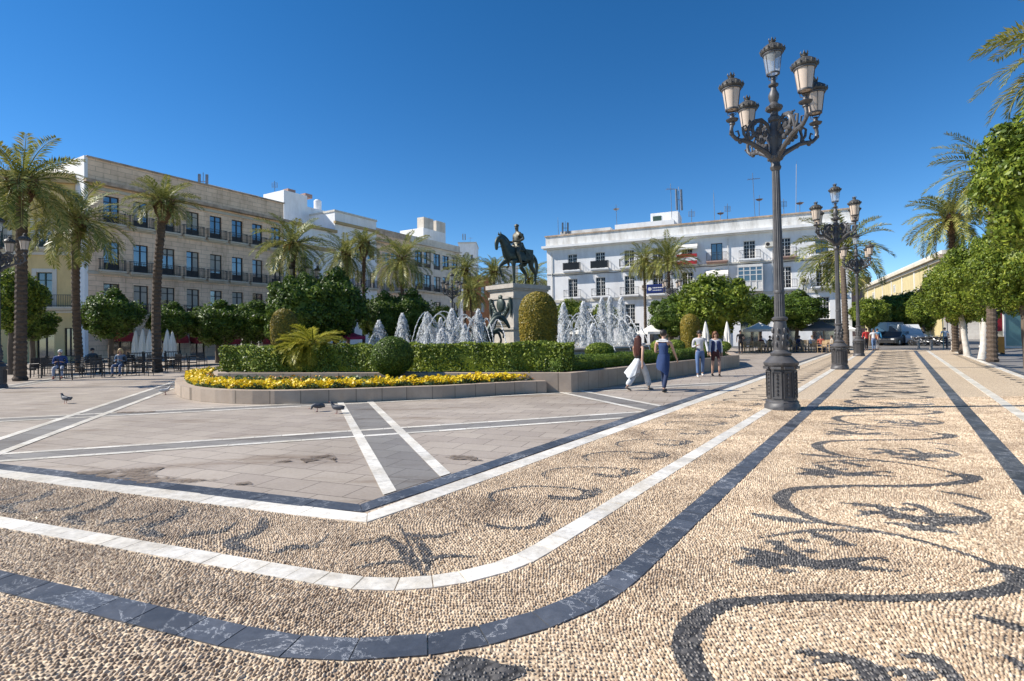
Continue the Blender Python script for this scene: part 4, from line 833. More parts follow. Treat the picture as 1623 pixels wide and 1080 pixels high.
def tree(px, py, Y, rx, rz_, label, group, kind=0, name='orange_tree', set_='d', white=False, base=None, ground=0):
    Y = Y if base is None else base.y+.15; c = AT(px, py, Y); b = Vector((c.x, c.y, ground)) if base is None else base
    r = thing(name, label, 'tree', b, 0, group); th = max(.8, c.z-rz_*.75-ground)
    mb = trunkmesh(th, .11+.02*rx, 4, kind+7, top=min(rx*.4, rz_*.35, .7), lean=(c.x-b.x, c.y-b.y)); lo = mb
    t = mb.obj('trunk', m_lime if white else m_bark, r, True)
    me = {'d': crowns, 'f': crowns_fine, 'l': crowns_light}[set_]; me = me[kind % len(me)]
    o = link('crown', me, r, (c.x-b.x, c.y-b.y, c.z-b.z), kind*1.3); sq = [.8, .86, .74][kind % 3] if set_ == 'd' else (.85 if set_ == 'f' else .8); o.scale = (rx, rx, rz_/sq); return r

# ---- palms
def frond_crown(name, seed, n=52, L0=2.6, pairs=44, mat=None, lw=.055, ll=.5, up=1.35, low=-.75):
    g = np.random.RandomState(seed); VV = []; FF = []; nv = 0; rc = MB()
    for i in range(n):
        fr = i/(n-1); el = up+(low-up)*(fr**.85)+g.uniform(-.12, .12); az = i*2.39996+g.uniform(-.2, .2); L_ = L0*g.uniform(.82, 1.08)*(1-.25*max(0, fr-.7)); droop = g.uniform(.9, 1.35)*(.65+.5*math.cos(el))
        K = 14; p = np.array([.12*math.cos(az), .12*math.sin(az), .1*math.sin(el)]); pts = [p]; e = el; azz = az
        for k in range(K):
            e2 = e-droop*(k/K)**1.2; azz += g.uniform(-.02, .02); p = p+np.array([math.cos(e2)*math.cos(azz), math.cos(e2)*math.sin(azz), math.sin(e2)])*L_/K; pts.append(p)
        pts = np.array(pts); rc.tube([tuple(q) for q in pts[::2]], [.03-.0035*q for q in range(len(pts[::2]))], 4, False)
        tt = np.linspace(.12, .995, pairs)*K; i0 = np.minimum(tt.astype(int), K-1); f_ = (tt-i0)[:, None]; B = pts[i0]*(1-f_)+pts[i0+1]*f_; T = pts[i0+1]-pts[i0]; T /= np.linalg.norm(T, axis=1)[:, None]
        side = np.cross(T, [0, 0, 1.]); side /= np.linalg.norm(side, axis=1)[:, None]+1e-6; upv = np.cross(side, T); roll = g.uniform(-.4, .4); side, upv = side*math.cos(roll)+upv*math.sin(roll), upv*math.cos(roll)-side*math.sin(roll)
        ln = (ll*np.sin(np.linspace(.35, math.pi*.93, pairs))**.6*g.uniform(.85, 1.1, pairs))[:, None]
        for sgn in (-1, 1):
            D = T*.62+side*sgn*.72+upv*g.uniform(.05, .5, (pairs, 1))+g.normal(0, .06, (pairs, 3)); D /= np.linalg.norm(D, axis=1)[:, None]
            tip = B+D*ln-np.array([0, 0, 1.])*ln*g.uniform(.08, .3, (pairs, 1)); mid = B+D*ln*.5; W = np.cross(D, upv); W /= np.linalg.norm(W, axis=1)[:, None]+1e-6
            V = np.stack([B, mid+W*lw/2, tip, mid-W*lw/2], 1).reshape(-1, 3); VV.append(V); FF.append(np.arange(pairs*4).reshape(-1, 4)+nv); nv += pairs*4
    VV.append(np.array(rc.v)); FF.append(np.array(rc.f)+nv); return npmesh(name, np.concatenate(VV), np.concatenate(FF), mat or m_palm_leaf)
pcrowns = [frond_crown('crown', 5, 46, lw=.046), frond_crown('crown', 9, 42, up=1.25, low=-.8, lw=.046), frond_crown('crown', 13, 50, up=1.4, low=-.4, lw=.046)]
def palm(px, py, h, rpx, label, kind=0, base=None, tr=.2, lean=(0, 0), group='date palms round the square', fruit=False, Y=None):
    Y = TOPY(px, py, h) if Y is None else Y; c = AT(px, py, Y); b = Vector((c.x-lean[0], c.y-lean[1], 0)) if base is None else Vector((base.x, base.y, 0)); h = c.z
    r = thing('date_palm', label, 'palm', b, 0, group); d = Vector((c.x-b.x, c.y-b.y, 0)); n = int(h/.11); P = []; Rr = []
    g = random.Random(px)
    bow = g.uniform(-.12, .12)
    for i in range(n+1):
        t = i/n; q = d*(t**1.5)+Vector((bow*math.sin(t*3.1), bow*.5*math.sin(t*3.1), 0)); P.append((q.x, q.y, t*(h-.25))); k = .76*tr*(1.3 if t < .02 else 1.12-.2*t)+(.02 if i % 2 else -.012)+g.uniform(-.008, .008); Rr.append(k)
    MB().tube(P, Rr, 12).obj('trunk', m_ptrunk, r)
    bt = MB(); e = Vector((d.x, d.y, h-.9))
    for i in range(70):
        a = i*2.4; zz = i/70*.95; rr = tr*(.85+.75*math.sin(min(zz, .8)*1.9)); q = Vector((math.cos(a), math.sin(a), 0)); bt.tube([e+q*rr*.5+Vector((0, 0, zz)), e+q*(rr+.03)+Vector((0, 0, zz+.16)), e+q*(rr+.12)+Vector((0, 0, zz+.33))], [.07, .05, .02], 4)
    bt.tube([e-Vector((0, 0, .1)), e+Vector((0, 0, .4)), e+Vector((0, 0, 1.0))], [tr*.8, tr*1.2, tr*.9], 10); bt.obj('frond_bases', m_boots, r)
    sc = rpx/840*Y/2.5; o = link('crown', pcrowns[kind % 3], r, (d.x, d.y, h-.05), g.uniform(0, 6)); o.scale = (sc, sc, sc)
    if fruit:
        fm = MB()
        for i in range(9):
            a = i*.7+g.random(); q = Vector((math.cos(a), math.sin(a), 0)); e2 = Vector((d.x, d.y, h))
            fm.tube([e2, e2+q*.3+Vector((0, 0, .15)), e2+q*.6+Vector((0, 0, -.1)), e2+q*.7+Vector((0, 0, -.55))], [.03, .04, .06, .04], 5)
        fm.obj('fruit_stalks', m_fruit, r)
    return r
palm(35, 290, 8.3, 98, 'tallest ring trunked palm at the left edge beside the cut off lamp', 0, G(32, 604), .26)
palm(121, 348, 7.3, 82, 'second palm from the left, dark trunk before the ochre house', 1, G(127, 590), .22)
palm(259, 322, 8.6, 52, 'slim palm with thick lower trunk in front of the golden stone block', 2, G(250, 590), .25)
palm(465, 388, 8.5, 62, 'bushy palm with orange fruit stalks rising behind the dark tree mass', 0, None, .22, fruit=True)
palm(549, 402, 8.6, 50, 'palm in front of the white attic house, left of the slender one', 1, None, .2)
palm(577, 388, 9.4, 32, 'slender palm with long dark trunk before the white attic house', 2, G(577, 558), .2, Y=40)
palm(637, 410, 8.8, 55, 'wide spreading palm in front of the narrow stone house', 1, None, .22)
palm(737, 428, 9.5, 36, 'palm overlapping the grey house right behind the twin lantern lamp', 0, None, .22)
palm(747, 462, 6.5, 34, 'lower palm in front of the orange house', 1, None, .22)
palm(783, 432, 9.5, 32, 'palm just left of the bronze horse forelegs', 2, None, .22)
palm(840, 442, 9.5, 38, 'palm behind the bronze horse hind legs', 0, None, .22)
palm(1021, 412, 9.8, 36, 'left palm of the pair before the white block, straight dark trunk', 1, None, .2)
palm(1060, 414, 9.3, 48, 'right palm of the pair before the white block, above the blue sign', 2, None, .24)
palm(1334, 396, 8.2, 78, 'drooping palm behind the second street lamp at the end of the white block', 1, G(1341, 561), .24)
palm(1508, 345, 8.6, 68, 'palm before the stone corner building on the right', 0, G(1515, 558), .24)
palm(1574, 268, 10.2, 88, 'tall palm with leaning head rising over the round trees on the right', 1, G(1573, 574), .25)
palm(1527, 430, 6.5, 40, 'palm trunk standing half hidden between two others on the right', 2, G(1527, 562), .25)
palm(1722, 72, 8.6, 150, 'palm whose fronds hang in from the top right corner', 0, G(1735, 625), .26, Y=13.5)

# ---- orange trees
og = 'round clipped orange trees'
T = [(18, 475, 27, 1.4, 1.6, 'pale green tree peeking behind the cut off left lamp', 1, 'l'), (52, 513, 31, 1.2, 1.0, 'small dark round tree between the two leftmost palms'),
 (176, 499, 33, 1.7, 1.5, 'dark round tree over the red awning by the golden stone block'), (272, 510, 35, 1.45, 1.2, 'dark round tree behind the slim palm trunk'),
 (345, 513, 37, 1.95, 1.5, 'broad dark tree left of the closed umbrella trio'), (402, 512, 38, 1.9, 1.55, 'dark tree between the umbrella trio and the golden topiary column'),
 (478, 494, 35, 2.3, 2.4, 'big deep green tree behind the golden topiary column'), (530, 486, 37, 2.2, 2.5, 'big deep green tree between lamp and slender palm'),
 (606, 505, 42, 1.8, 2.0, 'grey green tree just right of the slender palm trunk'), (650, 500, 43, 2.0, 2.0, 'round tree behind the left fountain jets'),
 (702, 505, 50, 1.4, 1.2, 'small light green tree under the lamp left of the monument', 1, 'l'), (905, 500, 58, 2.0, 1.8, 'light tree behind the left jets before the white block', 0, 'l'),
 (958, 503, 58, 1.8, 1.5, 'light tree behind the middle jets before the white block', 1, 'l'), (1064, 502, 44, 1.9, 1.7, 'left lobe tree beside the lamp of the palm pair', 1),
 (1130, 484, 42, 3.1, 2.5, 'largest round tree before the white block, right of the palm pair', 0, 'l'), (1204, 494, 46, 1.6, 1.5, 'tree partly hidden by the near lamp shaft on its left side', 2),
 (1262, 492, 45, 2.3, 1.6, 'tree above the cafe awnings right of the near lamp shaft', 1), (1378, 496, 55, 1.9, 1.6, 'sunlit tree left of the third lamp foot', 0, 'l'),
 (1338, 506, 62, 1.8, 1.5, 'dark tree behind the second lamp shaft', 1), (1403, 494, 66, 2.4, 1.7, 'tree behind the parked vans on their left', 2, 'l'), (1447, 486, 62, 2.6, 1.9, 'tree behind the parked vans on their right', 0, 'l'),
 (1420, 492, 62, 2.5, 1.8, 'rounded sunlit tree above the taller white van', 1, 'l'), (1463, 490, 56, 2.1, 1.8, 'rounded sunlit tree above the parked motorbikes', 0, 'l'), (1423, 500, 90, 3.5, 2.6, 'farthest tree closing the street on the left', 1), (1478, 500, 88, 3.5, 2.6, 'farthest tree closing the street on the right', 2)]
for t in T: tree(*t[:6], og, t[6] if len(t) > 6 else random.randint(0, 2), set_=t[7] if len(t) > 7 else 'd')
tree(1521, 458, 36, 1.95, 2.0, 'bushy tree with limewashed trunk beside the no parking sign', og, 1, set_='f', white=True, base=G(1535, 565))
tree(1562, 440, 29.5, 1.85, 2.2, 'dense tree with limewashed trunk left of the ringed palm trunk', og, 0, set_='f', white=True, base=G(1556, 571))
tree(1618, 424, 24, 1.65, 1.8, 'low hanging tree crown at the right edge above the kiosk', og, 1, set_='f', base=G(1634, 585))
tree(1706, 285, 15, 2.1, 2.25, 'nearest tree crown leaning in high at the right edge', og, 0, set_='f', base=G(1745, 620))

# ------------------------------------------------------------------ raised beds
m_curb = ashlar('bed_kerb_stone', (.43, .34, .265), (.36, .29, .225), (.2, .16, .12), .75, 2.0, stain=(.7, .65, .6)); m_soil = M('bed_soil', (.10, .085, .045), (.06, .055, .03), 5, .95, .5, .03)
def rim(name, label, cat, poly, zt, th, mat, top=None):
    """kerb wall round a closed outline, soil inside"""
    r = thing(name, label, cat, (0, 0, 0)); n = len(poly); P = [Vector((p.x, p.y, 0)) for p in poly]; area = sum(P[i].x*P[(i+1) % n].y-P[(i+1) % n].x*P[i].y for i in range(n))
    if area < 0: P.reverse()
    I = []
    for i in range(n):
        a = (P[i]-P[i-1]).normalized(); b = (P[(i+1) % n]-P[i]).normalized(); na = Vector((-a.y, a.x, 0)); nb = Vector((-b.y, b.x, 0)); q = (na+nb); q = q.normalized() if q.length > .1 else na; I.append(P[i]+q*min(th/max(.4, q.dot(na)), th*2))
    vs = []; fs = []
    for i in range(n): vs += [(P[i].x, P[i].y, 0), (P[i].x, P[i].y, zt), (I[i].x, I[i].y, zt), (I[i].x, I[i].y, zt-.12)]
    for i in range(n):
        j = (i+1) % n
        for k in range(3): fs.append((i*4+k, j*4+k, j*4+k+1, i*4+k+1))
    MB().add(vs, fs).obj('kerb', mat, r); MB().add([(q.x, q.y, zt-.08) for q in I], [tuple(range(n))]).obj('soil', m_soil, r); return r, P, I
def smooth(P, k=2):
    for _ in range(k):
        Q = []
        for i in range(len(P)): a, b = P[i], P[(i+1) % len(P)]; Q += [a.lerp(b, .25), a.lerp(b, .75)] if (b-a).length < 2.2 else [a, b] if not Q else [a.lerp(b, .0), b]
        P = Q
    return P
lowp = [G(x, y, .34) for x, y in ((866, 604.3), (831, 605), (765, 608.5), (700, 612), (640, 613.8), (585, 616), (530, 617.6), (477, 619), (435, 619.6), (400, 619.6), (368, 619), (341, 618), (318, 616.5), (300, 614.5), (288, 612), (280, 608.5), (277, 604.5), (279, 600.5), (287, 597), (301, 593.8), (322, 591), (350, 588.5))]
platA = G(905, 591.5, .55)
lowp += [platA+Vector((-8, 3, 0)), platA+Vector((-.9, 1.2, 0))]
bed, LPp, LI = rim('flower_bed', 'low stone kerbed bed with yellow pansies in front of the clipped hedge', 'flower bed', lowp, .34, .28, m_curb)
pB = G(1172, 563, .55); plat = [platA, pB, pB+Vector((1.2, 3.5, 0)), Vector((11, 42, 0)), Vector((4, 48, 0)), Vector((-5, 48, 0)), Vector((-10.5, 42, 0)), Vector((-13, 35, 0)), Vector((-13.2, 26, 0)), G(338, 589, .55), G(345, 592, .55), G(640, 591.5, .55)]
pl, _, _ = rim('raised_platform', 'long raised stone planter holding the hedges round the fountain', 'planter', plat, .55, .3, m_curb)
m_yflower = leafmat('yellow_petal', [(.1, (.62, .38, .01)), (.5, (.80, .58, .015)), (.95, (.88, .72, .05))], trans=.25); m_oflower = leafmat('orange_petal', [(.1, (.6, .2, .01)), (.9, (.8, .42, .05))], trans=.2); m_grey_leaf = leafmat('bed_leaf', [(.1, (.05, .08, .02)), (.5, (.12, .17, .06)), (.95, (.27, .33, .17))])
def in_poly(P, X, Y):
    ins = np.zeros(X.size, bool); n = len(P)
    for i in range(n):
        x0, y0, x1, y1 = P[i].x, P[i].y, P[(i+1) % n].x, P[(i+1) % n].y; c = ((y0 > Y) != (y1 > Y)) & (X < (x1-x0)*(Y-y0)/(y1-y0+1e-12)+x0); ins ^= c
    return ins
def edge_dist(P, X, Y):
    b = np.full(X.size, 99.0); n = len(P)
    for i in range(n):
        x0, y0, x1, y1 = P[i].x, P[i].y, P[(i+1) % n].x, P[(i+1) % n].y; dx, dy = x1-x0, y1-y0; t = np.clip(((X-x0)*dx+(Y-y0)*dy)/(dx*dx+dy*dy+1e-9), 0, 1); b = np.minimum(b, np.hypot(X-x0-t*dx, Y-y0-t*dy))
    return b
def flowers():
    xs = [p.x for p in LI]; ys = [p.y for p in LI]; n = 90000; X = RS.uniform(min(xs), max(xs), n); Y = RS.uniform(min(ys), max(ys), n); k = in_poly(LI, X, Y) & ~in_poly(_plat, X, Y); X, Y = X[k], Y[k]; d = edge_dist(LI[:22], X, Y)
    wob = .52+.12*np.sin(X*5)+.08*np.sin(X*11+Y*7); yel = (d < wob) & (RS.uniform(0, 1, X.size) < .62); org = (~yel) & (d > .5) & (RS.uniform(0, 1, X.size) < .13+.1*np.sin(X*1.7)); grn = ~(yel | org)
    hump = lambda x, y: .06*np.sin(x*9+y*4)*np.sin(y*8)+.05
    for sel, nm, mt, z0, z1, sz, jt in ((yel, 'yellow_pansies', m_yflower, .36, .49, .044, .6), (org, 'orange_pansies', m_oflower, .32, .40, .035, .5), (grn, 'bedding_leaves', m_grey_leaf, .27, .38, .05, .9)):
        x, y = X[sel], Y[sel]; m_ = x.size; z = RS.uniform(z0, z1, m_)+hump(x, y); P = np.stack([x, y, z], 1)
        V = leafquads(P, np.tile([0, -.35, 1.0], (m_, 1)), sz, .85, jt); me = npmesh(nm, V, np.arange(len(V)).reshape(-1, 4), mt); o = link(nm, me); o['kind'] = 'stuff'
_plat = plat; flowers()
def hedge(name, label, a, b, width, h, z0, mat, dens=900, size=.035, core=.88, cat='hedge', group=None, wav=.04):
    """clipped hedge: a..b is the front line"""
    d = (b-a); L_ = d.length; d.normalize(); nrm = Vector((-d.y, d.x, 0)); r = thing(name, label, cat, (a.x, a.y, z0), math.atan2(d.y, d.x), group); pts = []; nn = []
    def face(n, f):
        for _ in range(int(n)): p, q = f(); pts.append(p); nn.append(q)
    rd = random.random; w_ = lambda x, z: wav*(math.sin(x*3.1)+math.sin(x*7.3+z*5))
    face(L_*h*dens, lambda: (lambda x, z: ((x, w_(x, z)-.02+rd()*.1, z), (0, -1, .3)))(rd()*L_, rd()*h)); face(L_*h*dens*.25, lambda: (lambda x, z: ((x, width-w_(x, z)-rd()*.08, z), (0, 1, .3)))(rd()*L_, rd()*h))
    face(L_*width*dens*.8, lambda: (lambda x, y: ((x, y, h+w_(x, y)*.8-rd()*.06), (0, 0, 1)))(rd()*L_, rd()*width)); face(width*h*dens, lambda: ((w_(rd(), 1)+rd()*.06, rd()*width, rd()*h), (-1, 0, .3))); face(width*h*dens, lambda: ((L_-rd()*.06, rd()*width, rd()*h), (1, 0, .3)))
    V = leafquads(np.array(pts), np.array(nn, float), size, .55, .55); mb = MB().bx(.07, L_-.07, .09, width-.07, 0, h-.08); nf = len(pts); V = np.concatenate([V, np.array(mb.v)]); Fq = np.concatenate([np.arange(nf*4).reshape(-1, 4), np.array(mb.f)+nf*4])
    link('foliage', npmesh('foliage', V, Fq, mat), r); MB().tube([(L_/2, width/2, -.05), (L_/2, width/2, h*.5)], .04, 6).obj('stem', m_bark, r); return r
a = G(347, 589.5, .55); b = G(907, 588.5, .55)
hedge('clipped_hedge', 'tall clipped hedge with big glossy leaves behind the yellow flower bed', a, b, 1.0, .84, .55, m_hedge_leaf, 800, .045)
n2 = Vector((-math.cos(R(38)), math.sin(R(38)), 0)); a = platA+n2*.42+Vector((.1, .3, 0)); b = pB+n2*.42-Vector((.3, .5, 0))
hedge('low_hedge', 'low dark box hedge running along the kerb behind the walking couple', a, b, 1.1, .38, .55, m_box_leaf, 800, .03)
def blob(name, label, cat, c, r3, mat, n, size, z0, shape='ball', group=None, stem=True, core=.93):
    r = thing(name, label, cat, (c.x, c.y, z0), 0, group); u = RS.normal(0, 1, (n, 3)); u /= np.linalg.norm(u, axis=1)[:, None]; cz = c.z-z0
    if shape == 'ball': P = u*RS.uniform(.93, 1.03, (n, 1))*np.array(r3)+[0, 0, cz]; Nn = u.copy(); mb = MB().ell((0, 0, cz), tuple(q*core for q in r3), 24, 16)
    else:   # bullet shaped column: r3 = (base radius, bulge, height)
        t = RS.uniform(0, 1, n)**.8; hh = r3[2]; prof = lambda t: r3[0]*(.86+.2*np.sin(t*2.6))*np.sqrt(np.clip(1-np.clip((t-.72)/.28, 0, 1)**2.2, 0, 1)); a_ = RS.uniform(0, 6.2832, n); rr = prof(t)*RS.uniform(.96, 1.03, n); cap = RS.uniform(0, 1, n) < .12
        rr = np.where(cap, rr*np.sqrt(RS.uniform(0, 1, n)), rr); t = np.where(cap, .72+.28*np.clip(1-(rr/r3[0]/1.04)**2.2, 0, 1)**(1/2.2), t)
        P = np.stack([rr*np.cos(a_), rr*np.sin(a_), t*hh], 1); Nn = np.stack([np.cos(a_), np.sin(a_), np.clip((t-.7)*3, 0, 1)], 1); mb = MB().lathe([(max(.02, float(prof(np.array(q)))*core), q*hh*.985) for q in np.linspace(0, .999, 22)], 24)
    V = leafquads(P, Nn, size, .6, .45); nf = n; fq = [f for f in mb.f if len(f) == 4]; V = np.concatenate([V, np.array(mb.v)]); Fq = np.concatenate([np.arange(nf*4).reshape(-1, 4), np.array(fq)+nf*4]); link('foliage', npmesh('foliage', V, Fq, mat), r)
    if stem: MB().tube([(.12, 0, -.05), (.05, 0, cz*.5 if shape == 'ball' else .3), (0, 0, cz if shape == 'ball' else .6)], [.06, .05, .05], 8).obj('stem', m_bark, r)
    return r
bc = AT(622, 565, 15.6); blob('ball_topiary', 'clipped green ball shrub standing among the yellow flowers', 'shrub', bc, (.6, .6, .58), m_box_leaf, 9000, .028, .27)
def column(px, pw, top, bot, Y, label):
    c = AT(px, (top+bot)/2, Y); zt = AT(px, top, Y).z; r_ = pw/840*Y/2*1.0; c.z = .55; blob('topiary_column', label, 'topiary', c, (r_, r_, zt-.55), m_gold_leaf, 15000 if pw > 45 else 8000, .036, .55, 'col', 'golden topiary columns')
column(450.5, 38, 490, 556, 23.5, 'golden topiary column left of the dwarf palm'); column(853, 57, 463, 550, 21, 'largest golden topiary column, in front of the monument pedestal'); column(1094, 28, 498, 548, 31, 'small golden topiary column at the right end behind the man in blue')
sh = AT(950, 556, 19.5); blob('round_shrub', 'small loose variegated shrub before the fountain rim', 'shrub', sh, (.52, .45, .3), m_hedge_leaf, 2500, .035, .55, group='loose shrubs')
for px, Y, rr, lab in ((1070, 27, .5, 'loose shrub just left of the small golden column'), (1113, 29, .45, 'loose shrub just right of the small golden column'), (1147, 30.5, .4, 'last little shrub at the end of the low hedge'), (1046, 25.5, .45, 'light green shrub behind the man in blue')):
    q = AT(px, 549, Y); blob('round_shrub', lab, 'shrub', q, (rr, rr, rr*.7), m_hedge_leaf, 1500, .04, .55, group='loose shrubs')
# dwarf palm with two stems
q = G(488, 600, .3); dp = thing('dwarf_palm', 'yellow green dwarf date palm with two stems in the flower bed', 'palm', (q.x, q.y, .27)); dcr = frond_crown('crown', 31, 52, L0=1.05, pairs=44, mat=m_dwarf_leaf, lw=.018, ll=.24, up=1.1, low=-.7)
for i, (x, hh) in enumerate(((-.16, 1.02), (.16, 1.18))):
    st = MB(); st.tube([(x*.7, 0, -.05), (x*.9, 0, hh*.5), (x*1.1, 0, hh)], [.075, .07, .085], 9)
    for k in range(26): a_ = k*2.4; zz = .15+k/26*(hh-.1); st.tube([(x*(.75+.3*zz)+.06*math.cos(a_), .06*math.sin(a_), zz), (x*(.75+.3*zz)+.12*math.cos(a_), .12*math.sin(a_), zz+.08)], [.025, .008], 4)
    st.obj('trunk', m_boots, dp); o = link('crown', dcr, dp, (x*1.1, 0, hh), i*1.7); o.scale = (.98, .98, .82) if i else (.85, .85, .75)

# ------------------------------------------------------------------ fountain
m_rimst = M('fountain_stone', (.48, .43, .365), (.35, .31, .26), 3, .7, .2); m_waterm = M('pool_water', (.05, .10, .11), rough=.08, bump=.6, bdist=.05, scale=2)
def foammat():
    m, n, b, N, L = newmat('white_water'); b.inputs['Base Color'].default_value = (.96, .97, .98, 1); b.inputs['Roughness'].default_value = .3
    t = N('ShaderNodeBsdfTranslucent'); t.inputs[0].default_value = (.96, .98, .99, 1); mx = N('ShaderNodeMixShader'); mx.inputs[0].default_value = .5; L(b.outputs[0], mx.inputs[1]); L(t.outputs[0], mx.inputs[2]); L(mx.outputs[0], n.nodes['Material Output'].inputs[0]); return m
m_foam = foammat(); FC = Vector((.1, 36, 0)); FRD = 9.3
ft = thing('fountain', 'round stone basin fountain with a ring of frothing white jets round the monument', 'fountain', FC)
MB().lathe([(FRD, .3), (FRD, .72), (FRD+.1, .78), (FRD+.16, .86), (FRD+.1, .94), (FRD-.35, .95), (FRD-.4, .9), (FRD-.4, .45)], 96, closed=False).obj('basin', m_rimst, ft, True)
MB().lathe([(.01, .68), (FRD-.39, .68)], 64, closed=False).obj('water', m_waterm, ft)
def streaks(P, D, size):          # little elongated drops along the flow
    n = len(P); D = D/(np.linalg.norm(D, axis=1)[:, None]+1e-9); t = RS.normal(0, 1, (n, 3)); t -= (t*D).sum(1)[:, None]*D; t /= np.linalg.norm(t, axis=1)[:, None]; b = np.cross(D, t); s1 = (size*RS.uniform(.5, 1.4, n))[:, None]; ln = s1*RS.uniform(1.5, 8, (n, 1))
    V = np.stack([P-D*ln, P+t*s1, P+b*s1, P-t*s1*.7-b*s1*.7, P+D*ln], 1).reshape(-1, 3); f = np.array([(0, 1, 2), (0, 2, 3), (0, 3, 1), (4, 2, 1), (4, 3, 2), (4, 1, 3)]); return V, (f[None]+(np.arange(n)*5)[:, None, None]).reshape(-1, 3)
def jet(px, top, Y, wd, n=5200):
    b = AT(px, 552, Y); zt = AT(px, top-3, Y).z-.68; wd *= 1.25; k = RS.uniform(0, 1, n); up = RS.uniform(0, 1, n) < .6; a = RS.uniform(0, 6.283, n); PP = []; DD = []
    z = zt*(1-k**1.6); r = wd*(.10+.30*np.sqrt(np.clip(1-z/zt, 0, 1)))*np.sqrt(RS.uniform(0, 1, n)); r2 = wd*(.15+.95*np.clip(1-z/zt, 0, 1)**.65)*RS.uniform(.45, 1.05, n)**.7*(1+.18*np.sin(a*5)); rr = np.where(up, r, r2); P = np.stack([rr*np.cos(a), rr*np.sin(a), z+RS.normal(0, .03, n)], 1); D = np.stack([np.cos(a)*.18, np.sin(a)*.18, np.where(up, 1, -1)], 1)
    V, Fc = streaks(P, D, np.where(up, .0165, .0105)); hh_ = np.linspace(0, 1, 30); K_ = 14; g_ = RS.normal(0, 1, (30, K_)); rc_ = wd*(.05+.17*np.sqrt(np.clip(1-hh_**2.2, 0, 1)))[:, None]*(1+.3*g_.clip(-1.5, 1.5)); an_ = np.arange(K_)*2*math.pi/K_+hh_[:, None]*2
    Vc = np.stack([rc_*np.cos(an_), rc_*np.sin(an_), np.tile((hh_*zt*.93)[:, None], (1, K_))], -1).reshape(-1, 3); ii_ = np.array([(i*K_+k, i*K_+(k+1) % K_, (i+1)*K_+(k+1) % K_) for i in range(29) for k in range(K_)]+[(i*K_+k, (i+1)*K_+(k+1) % K_, (i+1)*K_+k) for i in range(29) for k in range(K_)]); keep_ = RS.uniform(0, 1, len(ii_)) < .72; Fc = np.concatenate([Fc, ii_[keep_]+len(V)]); V = np.concatenate([V, Vc]); o = link('water_jet', npmesh('water_jet', V, Fc, m_foam), ft, (b.x-FC.x, b.y-FC.y, .68)); return o
for px, top, Y, w_ in ((601, 514, 34, .5), (638, 503, 32, .45), (677, 501, 31, .45), (699, 509, 38, .4), (717, 496, 30, .48), (759, 497, 29.5, .42), (700, 528, 28.5, .4), (738, 520, 29, .35), (894, 486, 31, .42), (926, 484, 30.5, .45), (955, 478, 32, .4), (968, 476, 38, .5), (986, 477, 34, .5), (940, 520, 29, .4), (1000, 525, 31, .4)): jet(px, top, Y, w_)
def arc(x0, x1, ytop, Y0, Y1, n=520):
    a = AT(x0, 552, Y0); b = AT(x1, 552, Y1); zt = AT((x0+x1)/2, ytop, (Y0+Y1)/2).z-.7; t = RS.uniform(0, 1, n)**.9; P = np.stack([a.x+(b.x-a.x)*t, a.y+(b.y-a.y)*t, .7+4*zt*t*(1-t)], 1); P += RS.normal(0, .012, (n, 3))+RS.normal(0, .05, (n, 3))*(t**2)[:, None]; D = np.stack([np.full(n, b.x-a.x), np.full(n, b.y-a.y), 4*zt*(1-2*t)], 1)
    V, Fc = streaks(P, D, .015); o = link('water_arc', npmesh('water_arc', V-np.array([FC.x, FC.y, 0]), Fc, m_foam), ft)
for x0, x1, yt, Y0, Y1 in ((655, 705, 502, 28, 32), (668, 722, 498, 28, 33), (748, 690, 500, 28, 33), (770, 715, 503, 28, 33), (735, 765, 506, 28, 31), (655, 690, 512, 28, 30), (880, 925, 500, 28, 33), (888, 945, 497, 28, 34), (945, 895, 502, 28, 33), (975, 920, 500, 28, 33), (1010, 960, 505, 29, 34), (1020, 985, 512, 29, 33), (915, 960, 508, 28, 32), (1000, 940, 498, 28, 33), (785, 760, 505, 28, 32), (805, 775, 507, 28, 32), (870, 905, 506, 28, 32), (580, 612, 528, 31, 34), (622, 650, 520, 30, 33), (648, 700, 496, 27.5, 32), (662, 740, 494, 27.5, 34), (710, 760, 499, 28, 31), (782, 735, 499, 28, 33), (872, 915, 498, 28, 31), (902, 950, 494, 28, 34), (960, 905, 495, 28, 34), (1015, 975, 500, 29, 33), (1030, 995, 517, 29, 33), (930, 975, 500, 28, 34), (860, 890, 515, 28, 31)): arc(x0, x1, yt, Y0, Y1)

# ------------------------------------------------------------------ skin-grown figures
def skin(name, V, E, mat, sub=2, parent=None, root=0, loc=None):
    me = bpy.data.meshes.new(name); me.from_pydata([v[0] for v in V], E, []); o = bpy.data.objects.new(name, me); COL.objects.link(o)
    o.modifiers.new('s', 'SKIN'); sv = me.skin_vertices[0].data
    for i, v in enumerate(V): r = v[1]; sv[i].radius = r if hasattr(r, '__len__') else (r, r); sv[i].use_root = (i == root)
    u = o.modifiers.new('u', 'SUBSURF'); u.levels = sub; u.render_levels = sub
    dg = bpy.context.evaluated_depsgraph_get(); m2 = bpy.data.meshes.new_from_object(o.evaluated_get(dg)); bpy.data.objects.remove(o); bpy.data.meshes.remove(me); m2.name = name; m2.materials.clear(); m2.materials.append(mat)
    m2.polygons.foreach_set('use_smooth', [True]*len(m2.polygons)); return link(name, m2, parent, loc)
class SK:
    def __init__(s): s.V = []; s.E = []
    def v(s, co, r, par=None):
        s.V.append((tuple(co), r)); 
        if par is not None: s.E.append((par, len(s.V)-1))
        return len(s.V)-1
    def chain(s, pts, par=None):
        for co, r in pts: par = s.v(co, r, par)
        return par
